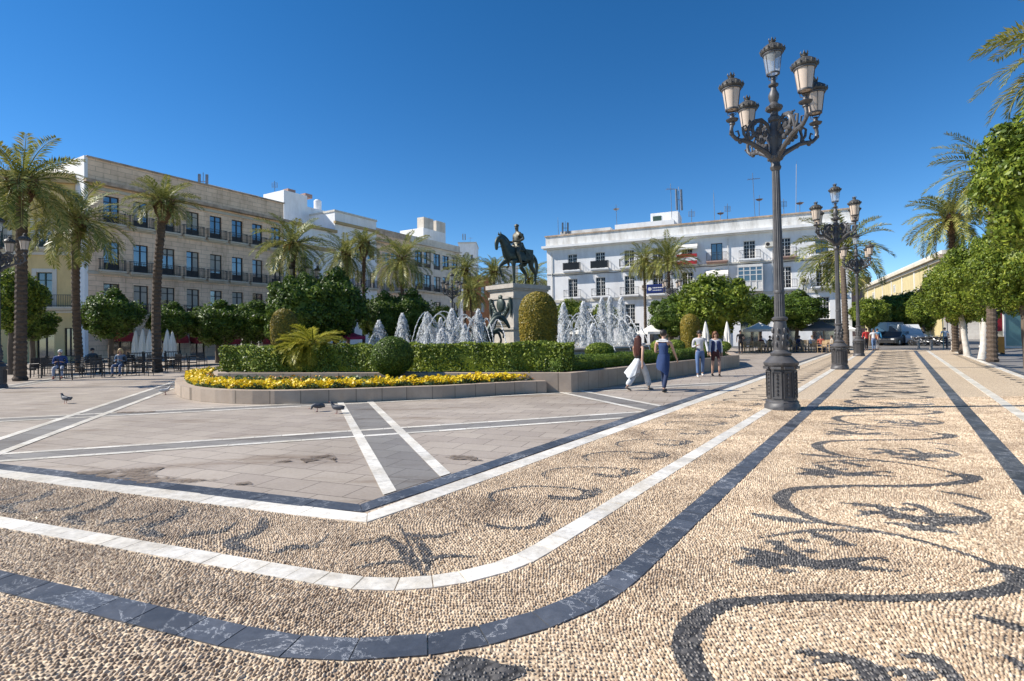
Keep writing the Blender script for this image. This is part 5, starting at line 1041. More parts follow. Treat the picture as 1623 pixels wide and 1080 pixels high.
m_bronze = M('green_bronze', (.065, .09, .075), (.03, .04, .035), 5, .5, .4, .01, metal=.35); m_bronze2 = M('light_bronze', (.14, .12, .08), (.06, .065, .05), 6, .5, .4, .01, metal=.3)
def horse(sk, gait=True, arch=1):
    b = sk.chain([((-.78, 0, 1.42), .29), ((-.4, 0, 1.44), .31), ((0, 0, 1.38), .33), ((.4, 0, 1.38), .31)]); hb = 0
    nk = sk.chain([((.66, 0, 1.6), (.2, .3)), ((.86, 0, 1.92), (.15, .25)), ((1.02, 0, 2.1), (.12, .19)), ((1.2, 0, 2.08), (.11, .14)), ((1.3, 0, 1.88), (.09, .12)), ((1.31, 0, 1.66), (.07, .085)), ((1.29, 0, 1.53), (.062, .07))], b)
    sk.chain([((-1.02, 0, 1.5), .08), ((-1.18, 0, 1.3), .09), ((-1.24, 0, .95), .1), ((-1.2, 0, .6), .05)], 0)
    for s_, fw in ((1, -.12), (-1, .16)):
        sk.chain([((-.68, s_*.18, 1.2), (.19, .2)), ((-.52+fw, s_*.2, .95), .13), ((-.86+fw, s_*.19, .6), .075), ((-.8+fw, s_*.19, .24), .05), ((-.74+fw, s_*.19, .06), .07)], 0)
    sk.chain([((.46, .19, 1.15), .15), ((.46, .2, .9), .095), ((.44, .2, .58), .068), ((.42, .2, .22), .046), ((.47, .2, .06), .066)], 3)
    sk.chain([((.55, -.19, 1.15), .15), ((.78, -.2, 1.0), .095), ((1.0, -.2, .82), .066), ((.86, -.2, .5), .046), ((.8, -.2, .38), .062)], 3)
HD = math.atan2(-.68, -.73); SC = 1.48
PC = AT(822, 500, 36.3); PC.z = 0; ptop = AT(826, 453, 36).z
ped = thing('pedestal', 'stepped pale stone pedestal with bronze garland carrying the horse statue', 'pedestal', PC, HD)
pm = MB(); Lh, Wh = 1.55, 1.15
for z0, z1, e in ((0, .75, 1.0), (.75, 1.05, .8), (1.05, 2.0, .35), (2.0, 2.15, .48), (ptop-.95, ptop-.8, .1), (ptop-.4, ptop-.28, .12), (ptop-.28, ptop, .22)): pm.bx(-Lh-e, Lh+e, -Wh-e, Wh+e, z0, z1)
pm.box((0, 0, (2.15+ptop-.4)/2), (2*Lh+.1, 2*Wh+.1, ptop-.4-2.15), 0, .97); pm.obj('plinth', m_rimst, ped)
gm = MB(); X = Lh+.1
for i in range(25): t = i/24; gm.ell((X, -.95+1.9*t, ptop-1.15-1.05*math.sin(math.pi*t)), (.12, .13+.03*(i % 2), .13+.03*((i+1) % 2)), 7, 5)
gm.ell((X, 0, ptop-1.35), (.14, .38, .48), 12, 8); gm.ell((X, 0, ptop-.85), (.12, .2, .18), 8, 6); [gm.tube([(X, s_*.95, ptop-.9), (X, s_*1.02, ptop-1.6), (X, s_*.98, ptop-2.2)], [.12, .1, .03], 6) for s_ in (-1, 1)]
gm.obj('bronze_garland', m_bronze, ped, True)
for k, (y0, wd_) in enumerate(((1.0, 1.5), (1.25, 1.1))): MB().bx(Lh+.12, Lh+.135, -wd_/2, wd_/2, 2.2+k*.22, 2.3+k*.22).obj('inscription_line', m_bronze2, ped)
st = thing('horse_statue', 'dark green bronze general on a walking horse on top of the pedestal', 'statue', (PC.x, PC.y, ptop), HD); st.scale = (SC,)*3
sk = SK(); horse(sk); skin('horse', sk.V, sk.E, m_bronze, 2, st, root=2)
d = MB()
for k in range(16): t = k/15; d.ell((.56+.5*t-.02, 0, 1.92+.52*t-.26*t*t), (.1, .05, .14), 7, 5)
for s_ in (-1, 1): d.lathe([(.035, 0), (.045, .05), (.005, .15)], 6, (1.1, s_*.07, 2.24)); d.ell((1.27, s_*.09, 1.96), (.02, .012, .018), 6, 4)
d.tube([(1.36, .0, 1.6), (1.3, .09, 1.66), (.9, .16, 1.75), (.35, .1, 1.92)], .014, 5); d.tube([(1.36, 0, 1.6), (1.3, -.09, 1.66), (.9, -.16, 1.75), (.35, -.1, 1.92)], .014, 5); d.tube([(1.3, .085, 1.74), (1.39, 0, 1.76), (1.3, -.085, 1.74)], .016, 5)
d.obj('mane_and_bridle', m_bronze, st, True)
d = MB(); d.ell((-.02, 0, 1.62), (.42, .35, .13), 14, 8); d.ell((-.34, 0, 1.72), (.08, .2, .12), 8, 6); d.box((-.45, 0, 1.45), (.5, .66, .5)); d.obj('saddle', m_bronze, st, True)
d = MB().bx(-1.05, 1.15, -.5, .5, -.0, .045); d.obj('bronze_base', m_bronze, st)
sk = SK(); p0 = sk.chain([((0, 0, 1.8), .19), ((0, 0, 2.0), .16), ((.01, 0, 2.22), (.19, .17)), ((.0, 0, 2.4), (.19, .14)), ((.02, 0, 2.52), .065), ((.04, 0, 2.62), .085), ((.045, 0, 2.72), .1), ((.04, 0, 2.8), .075)])
for s_ in (-1, 1):
    e = sk.chain([((.0, s_*.22, 2.4), .085), ((-.08, s_*.33, 2.16), .07), ((.14, s_*.26, 2.03), .055), ((.3, s_*.12, 2.03), .05)], 3); sk.chain([((.38, s_*.09, 2.04), .03), ((.4, s_*.09, 1.98), .022)], e)
    sk.chain([((.14, s_*.24, 1.76), .125), ((.36, s_*.38, 1.5), .095), ((.26, s_*.42, 1.22), .08), ((.18, s_*.42, .98), .06), ((.26, s_*.43, .9), .05), ((.36, s_*.43, .9), .04)], 0)
skin('rider', sk.V, sk.E, m_bronze2, 2, st, root=0)
d = MB(); d.lathe([(.1, 2.76), (.118, 2.78), (.1, 2.84), (.02, 2.88)], 12, (.04, 0, 0)); d.lathe([(.2, 2.02), (.26, 1.85), (.34, 1.62), (.3, 1.62)], 14, (-.08, 0, 0)); d.ell((.13, 0, 2.69), (.03, .02, .025), 6, 4)
d.obj('hat_and_coat', m_bronze2, st, True); MB().tube([(.1, .38, 1.85), (-.25, .44, 1.5), (-.62, .48, 1.15)], [.02, .022, .012], 6).obj('sword', m_bronze, st, True)
# bronze group in the basin: rearing winged horse and nymph
gp_ = AT(780, 552, 31.6); gr = thing('fountain_sculpture', 'dark bronze nymph with rearing sea horse left of the pedestal amid the jets', 'sculpture', (gp_.x, gp_.y, .6), R(0)); gr.scale = (1.3,)*3
sk = SK(); b0 = sk.chain([((-.25, 0, .0), .34), ((-.2, 0, .5), .3), ((-.12, 0, .95), .27), ((.02, 0, 1.35), .2), ((.22, 0, 1.62), .16), ((.45, 0, 1.66), .13), ((.66, .0, 1.42), .1), ((.78, 0, 1.2), .075), ((.82, 0, 1.1), .06)])
sk.chain([((-.05, .25, .9), .12), ((.3, .3, .95), .08), ((.42, .3, .6), .05), ((.38, .3, .42), .06)], 2); sk.chain([((-.05, -.25, .9), .12), ((.34, -.3, 1.1), .08), ((.56, -.3, .84), .05), ((.52, -.3, .66), .06)], 2); sk.chain([((-.6, 0, .2), .25), ((-.95, 0, .5), .15), ((-.8, .0, .95), .1), ((-1.1, 0, 1.15), .04)], 0)
skin('sea_horse', sk.V, sk.E, m_bronze, 2, gr, root=0)
sk = SK(); sk.chain([((-.42, 0, .5), .18), ((-.45, 0, .85), .15), ((-.42, 0, 1.1), (.16, .12)), ((-.42, 0, 1.32), .055), ((-.4, 0, 1.44), .08), ((-.4, 0, 1.56), .09), ((-.42, 0, 1.63), .06)])
for s_ in (-1, 1): sk.chain([((-.42, s_*.16, 1.2), .065), ((-.3, s_*.28, 1.0), .05), ((-.08, s_*.2, 1.15), .04), ((.02, s_*.17, 1.2), .035)], 2); sk.chain([((-.2, s_*.25, .5), .12), ((.0, s_*.33, .3), .08), ((-.05, s_*.36, 0), .05)], 0)
skin('nymph', sk.V, sk.E, m_bronze, 2, gr, root=0)
d = MB(); 
for k in range(14): t = k/13; d.ell((-.08+.45*t, 0, 1.3+.48*math.sin(t*1.9)), (.09, .06, .12), 7, 5)
for s_ in (-1, 1): [d.tube([(-.2, s_*.22, 1.0), (-.45-.05*k, s_*(.5+.05*k), 1.15+.1*k), (-.7-.02*k, s_*(.6+.08*k), 1.0+.2*k)], [.07, .06, .015], 5) for k in range(5)]
d.obj('mane_and_wings', m_bronze, gr, True)
gr2 = dup(gr, (gp_.x-2.2, gp_.y+5, .3), R(150), 'second bronze group half hidden by spray farther left of the pedestal'); gr2.scale = (1.05,)*3

# ------------------------------------------------------------------ people
def cloth(name, c, rough=.85): return M(name, c, tuple(x*.7 for x in c), 6, rough, .3, .01)
m_skin = M('skin', (.50, .31, .22), (.44, .26, .18), 4, .55, .05); m_eye = M('eye', (.02, .015, .01), rough=.2, bump=0); m_lips = M('lips', (.35, .12, .1), rough=.5, bump=0)
def Pn(label, loc, face, h=1.72, hair='short', hairc=(.03, .02, .015), top=(.5, .5, .5), topk='long', bot=(.05, .08, .2), botk='trousers', shoes=(.05, .05, .05), stride=.32, sit=False, arms=None, hips_fwd=0, detail=True, extra=None, woman=False, group=None):
    k = h/1.75; r = thing('person', label, 'person', loc, face, group); r.scale = (k, k, k); V3 = Vector
    zp = .95 if not sit else .52; pel = V3((0, 0, zp)); lean = .0 if not sit else -.06; sw = .2 if not woman else .175; hw = .095
    ch = V3((0, lean, zp+.33)); nb = V3((0, lean*1.3, zp+.5)); hd = V3((0, lean*1.3+.02, zp+.66))
    J = {}
    for s_, ph in ((1, 1), (-1, -1)):
        hip = V3((s_*hw, 0, zp-.02))
        if sit: knee = hip+V3((s_*.05, .43, .0)); ank = knee+V3((0, .02, -.42)); 
        else:
            a = stride*ph; knee = hip+V3((s_*.01, math.sin(a+.12)*.44, -math.cos(a+.12)*.44)); b_ = a-.1 if ph > 0 else a-.45*min(1, abs(stride)*2); ank = knee+V3((0, math.sin(b_)*.43, -math.cos(b_)*.43))
        J[s_] = (hip, knee, ank)
    low = min(J[1][2].z, J[-1][2].z)-.075
    off = V3((0, 0, -low)) if not sit else V3((0, 0, 0))
    for s_ in J: J[s_] = tuple(q+off for q in J[s_])
    pel, ch, nb, hd = pel+off, ch+off, nb+off, hd+off
    A = {}
    for s_ in (1, -1):
        sh = nb+V3((s_*sw, 0, -.055)); mode = (arms or ('swing', 'swing'))[0 if s_ < 0 else 1]
        if mode == 'swing': t = -.38*s_*(1 if stride > 0 else -1)*min(1, abs(stride)*3); el = sh+V3((s_*.05, math.sin(t)*.28, -math.cos(t)*.28)); wr = el+V3((s_*.01, math.sin(t+.3)*.25, -math.cos(t+.3)*.25))
        elif mode == 'bent': el = sh+V3((s_*.05, .02, -.28)); wr = el+V3((-s_*.12, .2, .06))
        elif mode == 'up': el = sh+V3((s_*.08, .15, -.2)); wr = el+V3((-s_*.1, .12, .2))
        else: el = sh+V3((s_*.06, -.02, -.28)); wr = el+V3((s_*-.02, .08, -.25))
        A[s_] = (sh, el, wr)
    sk = SK(); g = 1 if not woman else .9
    p0 = sk.chain([(pel, (.135, .1)), (pel.lerp(ch, .45), (.12*g, .09)), (ch, (.145*g, .1)), (nb-V3((0, 0, .06)), (.12*g, .085)), (nb+V3((0, .0, .03)), .05), (hd-V3((0, -.0, .075)), (.052, .06)), (hd-V3((0, -.012, .02)), (.07, .082)), (hd+V3((0, 0, .05)), (.076, .088)), (hd+V3((0, -.01, .1)), (.058, .068))])
    for s_ in (1, -1):
        hip, knee, ank = J[s_]; sk.chain([(hip, (.085, .09)), (hip.lerp(knee, .5), .073), (knee, .055), (knee.lerp(ank, .35), .056), (ank, .037)], 0)
        sh, el, wr = A[s_]; e = sk.chain([(sh, .052), (sh.lerp(el, .5), .045), (el, .037), (el.lerp(wr, .4), .036), (wr, .025)], 3)
        d = (wr-el).normalized(); pm_ = wr+d*.045; e2 = sk.v(pm_, (.034, .02), e); sd_ = V3((0, 1, 0)) if abs(d.y) < .8 else V3((1, 0, 0)); ac = (sd_-d*sd_.dot(d)).normalized()
        if detail:
            for f_ in range(4): o_ = ac*(.027-.018*f_); ln = (.065, .075, .07, .055)[f_]; inn = V3((-s_*.2, .15, 0)); sk.chain([(pm_+o_+d*.04, .0095), (pm_+o_+d*(.04+ln*.5)+inn*.03, .009), (pm_+o_+d*(.04+ln)+inn*.1, .007)], e2)
            sk.chain([(pm_+ac*.045-d*.01, .011), (pm_+ac*.062+d*.025, .009)], e2)
    body = skin('body', sk.V, sk.E, m_skin, 1, r, root=0)
    if detail:
        fc = MB(); fy = hd.y+.087
        for s_ in (-1, 1): fc.ell((s_*.03, fy-.006, hd.z+.008), (.013, .01, .008), 6, 4)
        fc.obj('eyes', m_eye, body); fc = MB().ell((0, fy+.012, hd.z-.018), (.013, .016, .026), 6, 5); [fc.ell((s_*.083, hd.y-.005, hd.z-.01), (.012, .02, .03), 6, 5) for s_ in (-1, 1)]; fc.obj('nose_and_ears', m_skin, body, True); MB().ell((0, fy-.004, hd.z-.055), (.024, .01, .007), 6, 4).obj('mouth', m_lips, body)
    hm = cloth('hair', hairc, .6); hb = MB(); hb.ell((0, hd.y-.018, hd.z+.045), (.092, .102, .095), 14, 10)
    if hair == 'long':
        for i in range(11): a = math.pi*(1.0+i/10); x_ = .085*math.cos(a); y_ = hd.y-.015+.085*math.sin(a); hb.tube([(x_, y_, hd.z+.06), (x_*1.1, y_-.02, hd.z-.1), (x_*1.25, y_-.03, hd.z-.26), (x_*1.0, y_-.02, hd.z-.42-.05*(i % 3))], [.03, .034, .034, .012], 6)
    elif hair == 'bob':
        for i in range(11): a = math.pi*(.92+1.16*i/10); x_ = .085*math.cos(a); y_ = hd.y-.01+.08*math.sin(a); hb.tube([(x_, y_, hd.z+.05), (x_*1.12, y_, hd.z-.05), (x_*1.05, y_, hd.z-.13)], [.028, .03, .012], 6)
    elif hair == 'cap': hb.lathe([(.09, 0), (.1, .02), (.02, .03)], 12, (0, hd.y+.05, hd.z+.055))
    hb.obj('hair', hm, r, True)
    tm = cloth('shirt_cloth', top); sk = SK(); wd = 1.0
    sk.chain([(pel+V3((0, 0, -.07)), (.15, .118)), (pel+V3((0, 0, .03)), (.155, .12)), (pel.lerp(ch, .5), (.14*g, .11)), (ch, (.162*g, .118)), (nb-V3((0, 0, .05)), (.135*g, .1)), (nb+V3((0, 0, .0)), .062)])
    if topk != 'none':
        for s_ in (1, -1):
            sh, el, wr = A[s_]
            if topk == 'long': sk.chain([(sh, .064), (el, .05), (el.lerp(wr, .9), .038)], 4)
            elif topk == 'short': sk.chain([(sh, .066), (sh.lerp(el, .55), .058)], 4)
            else: sk.chain([(sh*.9+nb*.1, .05)], 4)
    skin('shirt', sk.V, sk.E, tm, 1, r, root=0)
    bm = cloth('trouser_cloth', bot); sk = SK(); sk.v(pel+V3((0, 0, .13)), (.135, .105)); fl = {'trousers': (1.25, .062, .058), 'slim': (1.12, .05, .046), 'wide': (1.5, .10, .115)}[botk if botk in ('slim', 'wide') else 'trousers']
    c0 = sk.v(pel-V3((0, 0, .06)), (.135, .11), 0)
    for s_ in (1, -1): hip, knee, ank = J[s_]; sk.chain([(hip.lerp(knee, .12), (.095, .1)), (hip.lerp(knee, .5), .078*fl[0]/1.12), (knee, fl[1]), (knee.lerp(ank, .5), fl[1]*.98), (ank+V3((0, 0, .03)), fl[2]*.9)], c0)
    skin('trousers', sk.V, sk.E, bm, 1, r, root=0)
    for s_ in (1, -1):
        ank = J[s_][2]; sk = SK(); up_ = .0 if ank.z < .12 or sit else .06; sk.chain([(ank+V3((0, -.02, .02)), .045), (ank+V3((0, -.035, -.04)), (.042, .035)), (ank+V3((0, .06, -.045-up_*.4)), (.042, .03)), (ank+V3((0, .15, -.052-up_)), (.038, .022)), (ank+V3((0, .19, -.054-up_)), (.03, .016))]); skin('shoe', sk.V, sk.E, cloth('shoe_leather', shoes, .5), 1, r)
    if extra: extra(r, pel, ch, nb, hd, A, J)
    return r
FWD = lambda px, py, dx, dy: None
def face_dir(dx, dy): return math.atan2(dy, dx)-math.pi/2
m_denim = cloth('denim', (.018, .045, .14)); m_strip = cloth('white_strip', (.75, .75, .75)); m_navy = cloth('navy', (.02, .035, .09))
def man_blue(r, pel, ch, nb, hd, A, J):
    mb = MB(); mb.box((0, -.085, nb.z-.02), (.34, .05, .04)); mb.box((0, -.03, nb.z+.025), (.2, .1, .025)); mb.obj('white_yoke', m_strip, r)
    prof = []; mb = MB(); n = 20; vs = []; fs = []
    for i, (zz, rr) in enumerate(((pel.z+.12, 1.0), (pel.z+.03, 1.06), (pel.z-.08, 1.12), (pel.z-.19, 1.15), (pel.z-.29, 1.1))):
        for k in range(n): a = 2*math.pi*k/n; f = 1+.06*math.sin(5*a+i); vs.append((.155*rr*f*math.cos(a), .13*rr*f*math.sin(a)-.03*i*.6, zz-i*.035*math.sin(a+2.2)+(.04*math.sin(3*a) if i == 4 else 0)))
    for i in range(4):
        for k in range(n): fs.append((i*n+k, i*n+(k+1) % n, (i+1)*n+(k+1) % n, (i+1)*n+k))
    mb.add(vs, fs); mb.obj('tied_jacket', m_denim, r, True)
    MB().tube([(.1, .1, pel.z+.06), (.03, .15, pel.z-.05), (.06, .16, pel.z-.25)], [.03, .04, .02], 6).obj('jacket_sleeve', m_denim, r, True)
def skirt(r, pel, ch, nb, hd, A, J):
    n = 28; vs = []; fs = []
    for i, (dz, rr) in enumerate(((.1, .8), (-.02, .9), (-.11, .92), (-.2, .95), (-.3, .98), (-.4, .98))):
        for k in range(n): a = 2*math.pi*k/n; f = 1+(.03+.03*i)*math.sin(5*a+i*.5)+(.09*i if math.sin(a) < -.3 else 0); vs.append((.15*rr*f*math.cos(a)-.02*i, .13*rr*f*math.sin(a)-.045*i*(1 if math.sin(a) < 0 else .3), pel.z+dz+.05*i*.3*math.sin(2*a+1)))
    for i in range(5):
        for k in range(n): fs.append((i*n+k, i*n+(k+1) % n, (i+1)*n+(k+1) % n, (i+1)*n+k))
    MB().add(vs, fs).obj('skirt', cloth('pale_skirt', (.62, .64, .66)), r, True)
wk = 'people walking on the square'
away = face_dir(.55, .83); 
Pn('woman with long auburn hair walking away in black top and billowing pale grey skirt', G(1013, 619), face_dir(.75, .6), 1.63, 'long', (.09, .025, .015), (.012, .012, .014), 'sleeveless', (.62, .64, .66), 'wide', (.2, .15, .12), .42, woman=True, extra=skirt, group=wk)
Pn('man walking away in sleeveless blue denim top with white shoulder strip and tied jacket', G(1053, 621), face_dir(.6, .75), 1.76, 'short', (.02, .015, .012), (.018, .045, .14), 'sleeveless', (.02, .035, .09), 'trousers', (.02, .018, .018), -.36, arms=('bent', 'swing'), extra=man_blue, group=wk)
def shades(r, pel, ch, nb, hd, A, J): MB().bx(-.065, .065, hd.y+.08, hd.y+.1, hd.z-.005, hd.z+.025).obj('sunglasses', m_eye, r)
def vest(r, pel, ch, nb, hd, A, J):
    for s_ in (-1, 1):
        sk = SK(); sk.chain([(nb+Vector((s_*.09, .02, -.05)), (.085, .11)), (ch+Vector((s_*.1, .015, 0)), (.085, .125)), (pel+Vector((s_*.1, .01, .05)), (.08, .13)), (pel+Vector((s_*.11, .0, -.1)), (.07, .13))]); skin('vest_half', sk.V, sk.E, cloth('navy_vest', (.02, .035, .12)), 1, r)
    shades(r, pel, ch, nb, hd, A, J)
Pn('man in pale grey sweater, blue jeans and white shoes walking towards the camera', G(1110, 597), face_dir(-.25, -.97), 1.74, 'short', (.025, .018, .015), (.55, .54, .55), 'long', (.10, .17, .33), 'trousers', (.75, .73, .7), .26, arms=('swing', 'bent'), extra=shades, group=wk)
Pn('woman in sunglasses, navy vest over white shirt and dark red leggings walking closer', G(1135, 596.5), face_dir(-.2, -.98), 1.68, 'bob', (.2, .08, .035), (.66, .67, .7), 'long', (.07, .018, .02), 'slim', (.015, .012, .012), -.2, woman=True, extra=vest, group=wk)
fs_ = 'people far off by the street'
Pn('man in bright red jacket at the far end of the esplanade', G(1373.5, 556), face_dir(.1, .9), 1.78, 'short', (.03, .02, .02), (.5, .03, .03), 'long', (.02, .02, .025), 'trousers', stride=.1, detail=False, group=fs_)
Pn('person in white shirt and light jeans beside the red jacket man', G(1385, 556), face_dir(-.3, -.9), 1.72, 'short', (.04, .02, .02), (.7, .7, .72), 'short', (.12, .2, .36), 'trousers', stride=.15, detail=False, group=fs_)
def bag(r, pel, ch, nb, hd, A, J): MB().box((-.12, -.16, pel.z+.15), (.26, .12, .3)).ell((-.12, -.16, pel.z+.3), (.12, .06, .06)).obj('orange_bag', cloth('orange_bag', (.6, .16, .02)), r, True)
Pn('person in sky blue top with an orange bag at the end of the esplanade', G(1391, 555.5), face_dir(.3, .9), 1.76, 'short', (.05, .03, .02), (.06, .3, .55), 'long', (.3, .3, .32), 'trousers', stride=.2, detail=False, extra=bag, group=fs_)
Pn('person in pale blue shirt standing by the tree trunks near the parked motorbikes', G(1498, 553), face_dir(-.6, -.8), 1.75, 'short', (.04, .03, .02), (.5, .6, .72), 'short', (.05, .05, .07), 'trousers', stride=.1, detail=False, group=fs_)
Pn('waiter in black standing left of the cafe awnings', G(1174, 561), face_dir(-.3, -.9), 1.76, 'short', (.02, .02, .02), (.02, .02, .022), 'short', (.02, .02, .025), 'trousers', stride=.12, detail=False, arms=('bent', 'swing'), group=fs_)
m_chairk = M('black_chair_metal', (.03, .028, .028), rough=.5, bump=0); m_wick = M('wicker', (.5, .36, .2), (.32, .22, .12), 12, .8, .6)
def chair_proto(label, loc, rz, group, mat, leg):
    r = thing('cafe_chair', label, 'chair', loc, rz, group); MB().box((0, 0, .44), (.44, .44, .04)).obj('seat', mat, r); mb = MB()
    for k in range(5): mb.bx(-.2, .2, -.23-.012*k, -.21-.012*k, .5+k*.085, .56+k*.085)
    mb.obj('backrest', mat, r)
    for x in (-.2, .2):
        MB().tube([(x, .2, 0), (x, .2, .43), (x, .2, .64)], .016, 5).obj('leg', leg, r); MB().tube([(x, -.2, 0), (x, -.21, .44), (x, -.27, .93)], .016, 5).obj('leg', leg, r); MB().tube([(x, .2, .64), (x, -.24, .66)], .018, 5).obj('armrest', leg, r)
    return r
def table_proto(label, loc, group, mat, leg):
    r = thing('cafe_table', label, 'table', loc, 0, group); MB().lathe([(.36, .71), (.37, .72), (.37, .745), (.36, .75)], 20).obj('tabletop', mat, r); MB().tube([(0, 0, .02), (0, 0, .71)], .03, 8).obj('column', leg, r); MB().lathe([(.22, 0), (.22, .02), (.05, .05)], 16).obj('foot', leg, r); return r
gA = 'dark chairs of the left cafe terrace'; gB = 'wicker chairs of the right cafe terrace'; gT = 'tables of the left cafe terrace'; gU = 'tables of the right cafe terrace'
c0 = chair_proto('black metal cafe chair between the leftmost palm and the seated man', G(60, 597), 1.0, gA, m_chairk, m_chairk)
rr_ = random.Random(4); spots = [(48, 600), (75, 599), (120, 598), (140, 596), (155, 599), (168, 594), (205, 595), (220, 592), (232, 596), (148, 591), (115, 592), (82, 593), (200, 590), (240, 589), (276, 590), (290, 587), (305, 588), (270, 585), (130, 588), (175, 588), (65, 593), (320, 585), (255, 586), (105, 603)]
def near(x, y, marks, n=2):
    return min(marks, key=lambda m_: abs(m_[0]-x))[1]
ML = [(32, 'the tallest leftmost palm'), (62, 'the lit doorway of the ochre house'), (95, 'the white haired seated man'), (127, 'the second palm trunk'), (148, 'the grey clad sitter'), (176, 'the trunk of the tree by the red awning'), (190, 'the fair haired seated woman'), (214, 'the left barrier panel'), (237, 'the middle barrier panel'), (250, 'the slim palm trunk'), (274, 'the right barrier panel'), (312, 'the flower bed tip')]
MR = [(1174, 'the standing waiter'), (1190, 'the off white parasol'), (1208, 'the maroon guest'), (1222, 'the near lamp shaft'), (1253, 'the straw hatted guest'), (1268, 'the dark blue guest'), (1289, 'the white shirted guest'), (1301, 'the brick red guest'), (1317, 'the beige guest'), (1328, 'the second lamp')]
SEEN = {}
def uniq(what, x, y, marks):
    m_ = min(marks, key=lambda q: abs(q[0]-x)); side = 'left of' if x < m_[0]-2 else 'right of' if x > m_[0]+2 else 'at'; k = (what, side, m_[1]); SEEN.setdefault(k, []).append(y)
    return what+(' just '+side if side != 'at' else ' right by')+' '+m_[1]+('' if len(SEEN[k]) == 1 else ', another' if len(SEEN[k]) == 2 else ', third there' if len(SEEN[k]) == 3 else ', fourth there')
for x, y in spots: dup(c0, G(x, y), rr_.uniform(0, 6.3), uniq('black metal cafe chair', x, y, ML))
t0 = table_proto('small dark round table nearest the leftmost palm', G(67, 596), gT, m_chairk, m_chairk)
for x, y in ((130, 593), (160, 591), (214, 592), (245, 592), (283, 588), (300, 585), (185, 591)): dup(t0, G(x, y), 0, uniq('small dark round cafe table', x, y, ML))
c1 = chair_proto('first pale wicker chair at the open left end of the right terrace', G(1185, 559), 1.0, gB, m_wick, m_wick)
for i in range(26): x = 1176+i*6.1+rr_.uniform(-2, 2); y = rr_.choice((556.5, 557.5, 559, 560.2)); dup(c1, G(x, y), rr_.uniform(0, 6.3), uniq('pale wicker chair', x, y, MR))
t1 = table_proto('round table at the open left end of the wicker terrace', G(1192, 558), gU, m_wick, m_chairk)
for x in (1205, 1222, 1256, 1272, 1286, 1303, 1316): y = rr_.choice((557, 558.5)); dup(t1, G(x, y), 0, uniq('wicker terrace round table', x, y, MR))
se = 'people sitting outdoors'
def seat(px, py, label, f, top, bot=(.05, .06, .1), hairc=(.03, .02, .02), hair='short', chair=c0, d=False, **k):
    q = G(px, py); dup(chair, q, f, 'chair under the '+' '.join(label.split()[:9])); return Pn(label, q, f, 1.72, hair, hairc, top, 'long', bot, 'trousers', sit=True, arms=('bent', 'bent'), detail=d, group=se, **k)
seat(95, 600, 'white haired man in blue jacket and pale jeans seated beside the second palm', face_dir(.5, -.86), (.04, .08, .24), (.4, .45, .55), (.7, .68, .65), d=True, shoes=(.3, .05, .04))
seat(190, 596, 'fair haired woman in denim seated left of the closed white umbrellas', face_dir(.3, -.95), (.16, .22, .3), (.08, .14, .26), (.6, .42, .2), 'bob', d=True, woman=True)
seat(148, 591, 'person in dark grey seated at the back of the left terrace', face_dir(.8, -.3), (.08, .1, .12))
for px, lab, tc, hc in ((1208, 'dark haired guest in maroon seated left of the near lamp shaft', (.12, .03, .04), (.02, .01, .01)), (1222, 'guest in black seated close against the near lamp shaft', (.02, .02, .02), (.02, .01, .01)), (1253, 'guest in a straw coloured hat seated right of the near lamp', (.3, .2, .1), (.6, .5, .35)), (1268, 'guest in dark blue seated under the grey awning', (.03, .04, .1), (.03, .02, .02)),
        (1289, 'guest in white shirt seated under the middle of the grey awning', (.75, .74, .7), (.2, .12, .06)), (1301, 'guest in brick red seated right of the white shirted one', (.35, .08, .05), (.03, .02, .02)), (1317, 'guest in beige seated next to the second lamp foot', (.45, .38, .3), (.05, .03, .02))):
    seat(px, 558.5, lab, rr_.uniform(1.2, 5), tc, (.08, .1, .16), hc, chair=c1)
# terrace screens
m_screen = M('screen_glass', (.06, .07, .08), rough=.2, bump=0)
for i, (x0, x1, yb) in enumerate(((203, 226, 592), (228, 246, 591), (262, 286, 588))):
    a, b = G(x0, yb), G(x1, yb-1); r = thing('terrace_barrier', ('left', 'middle', 'right')[i]+' dark slatted barrier panel under the closed white umbrellas', 'barrier', a, math.atan2(b.y-a.y, b.x-a.x), 'terrace barriers'); L_ = (b-a).length; mb = MB()
    mb.bx(0, L_, -.02, .02, .98, 1.03); mb.bx(0, L_, -.02, .02, .1, .14); [mb.bx(q-.012, q+.012, -.012, .012, .14, .98) for q in np.arange(.05, L_, .11)]; mb.obj('slats', m_chairk, r)
    for q in (0, L_): MB().bx(q-.03, q+.03, -.03, .03, 0, 1.08).obj('post', m_chairk, r)

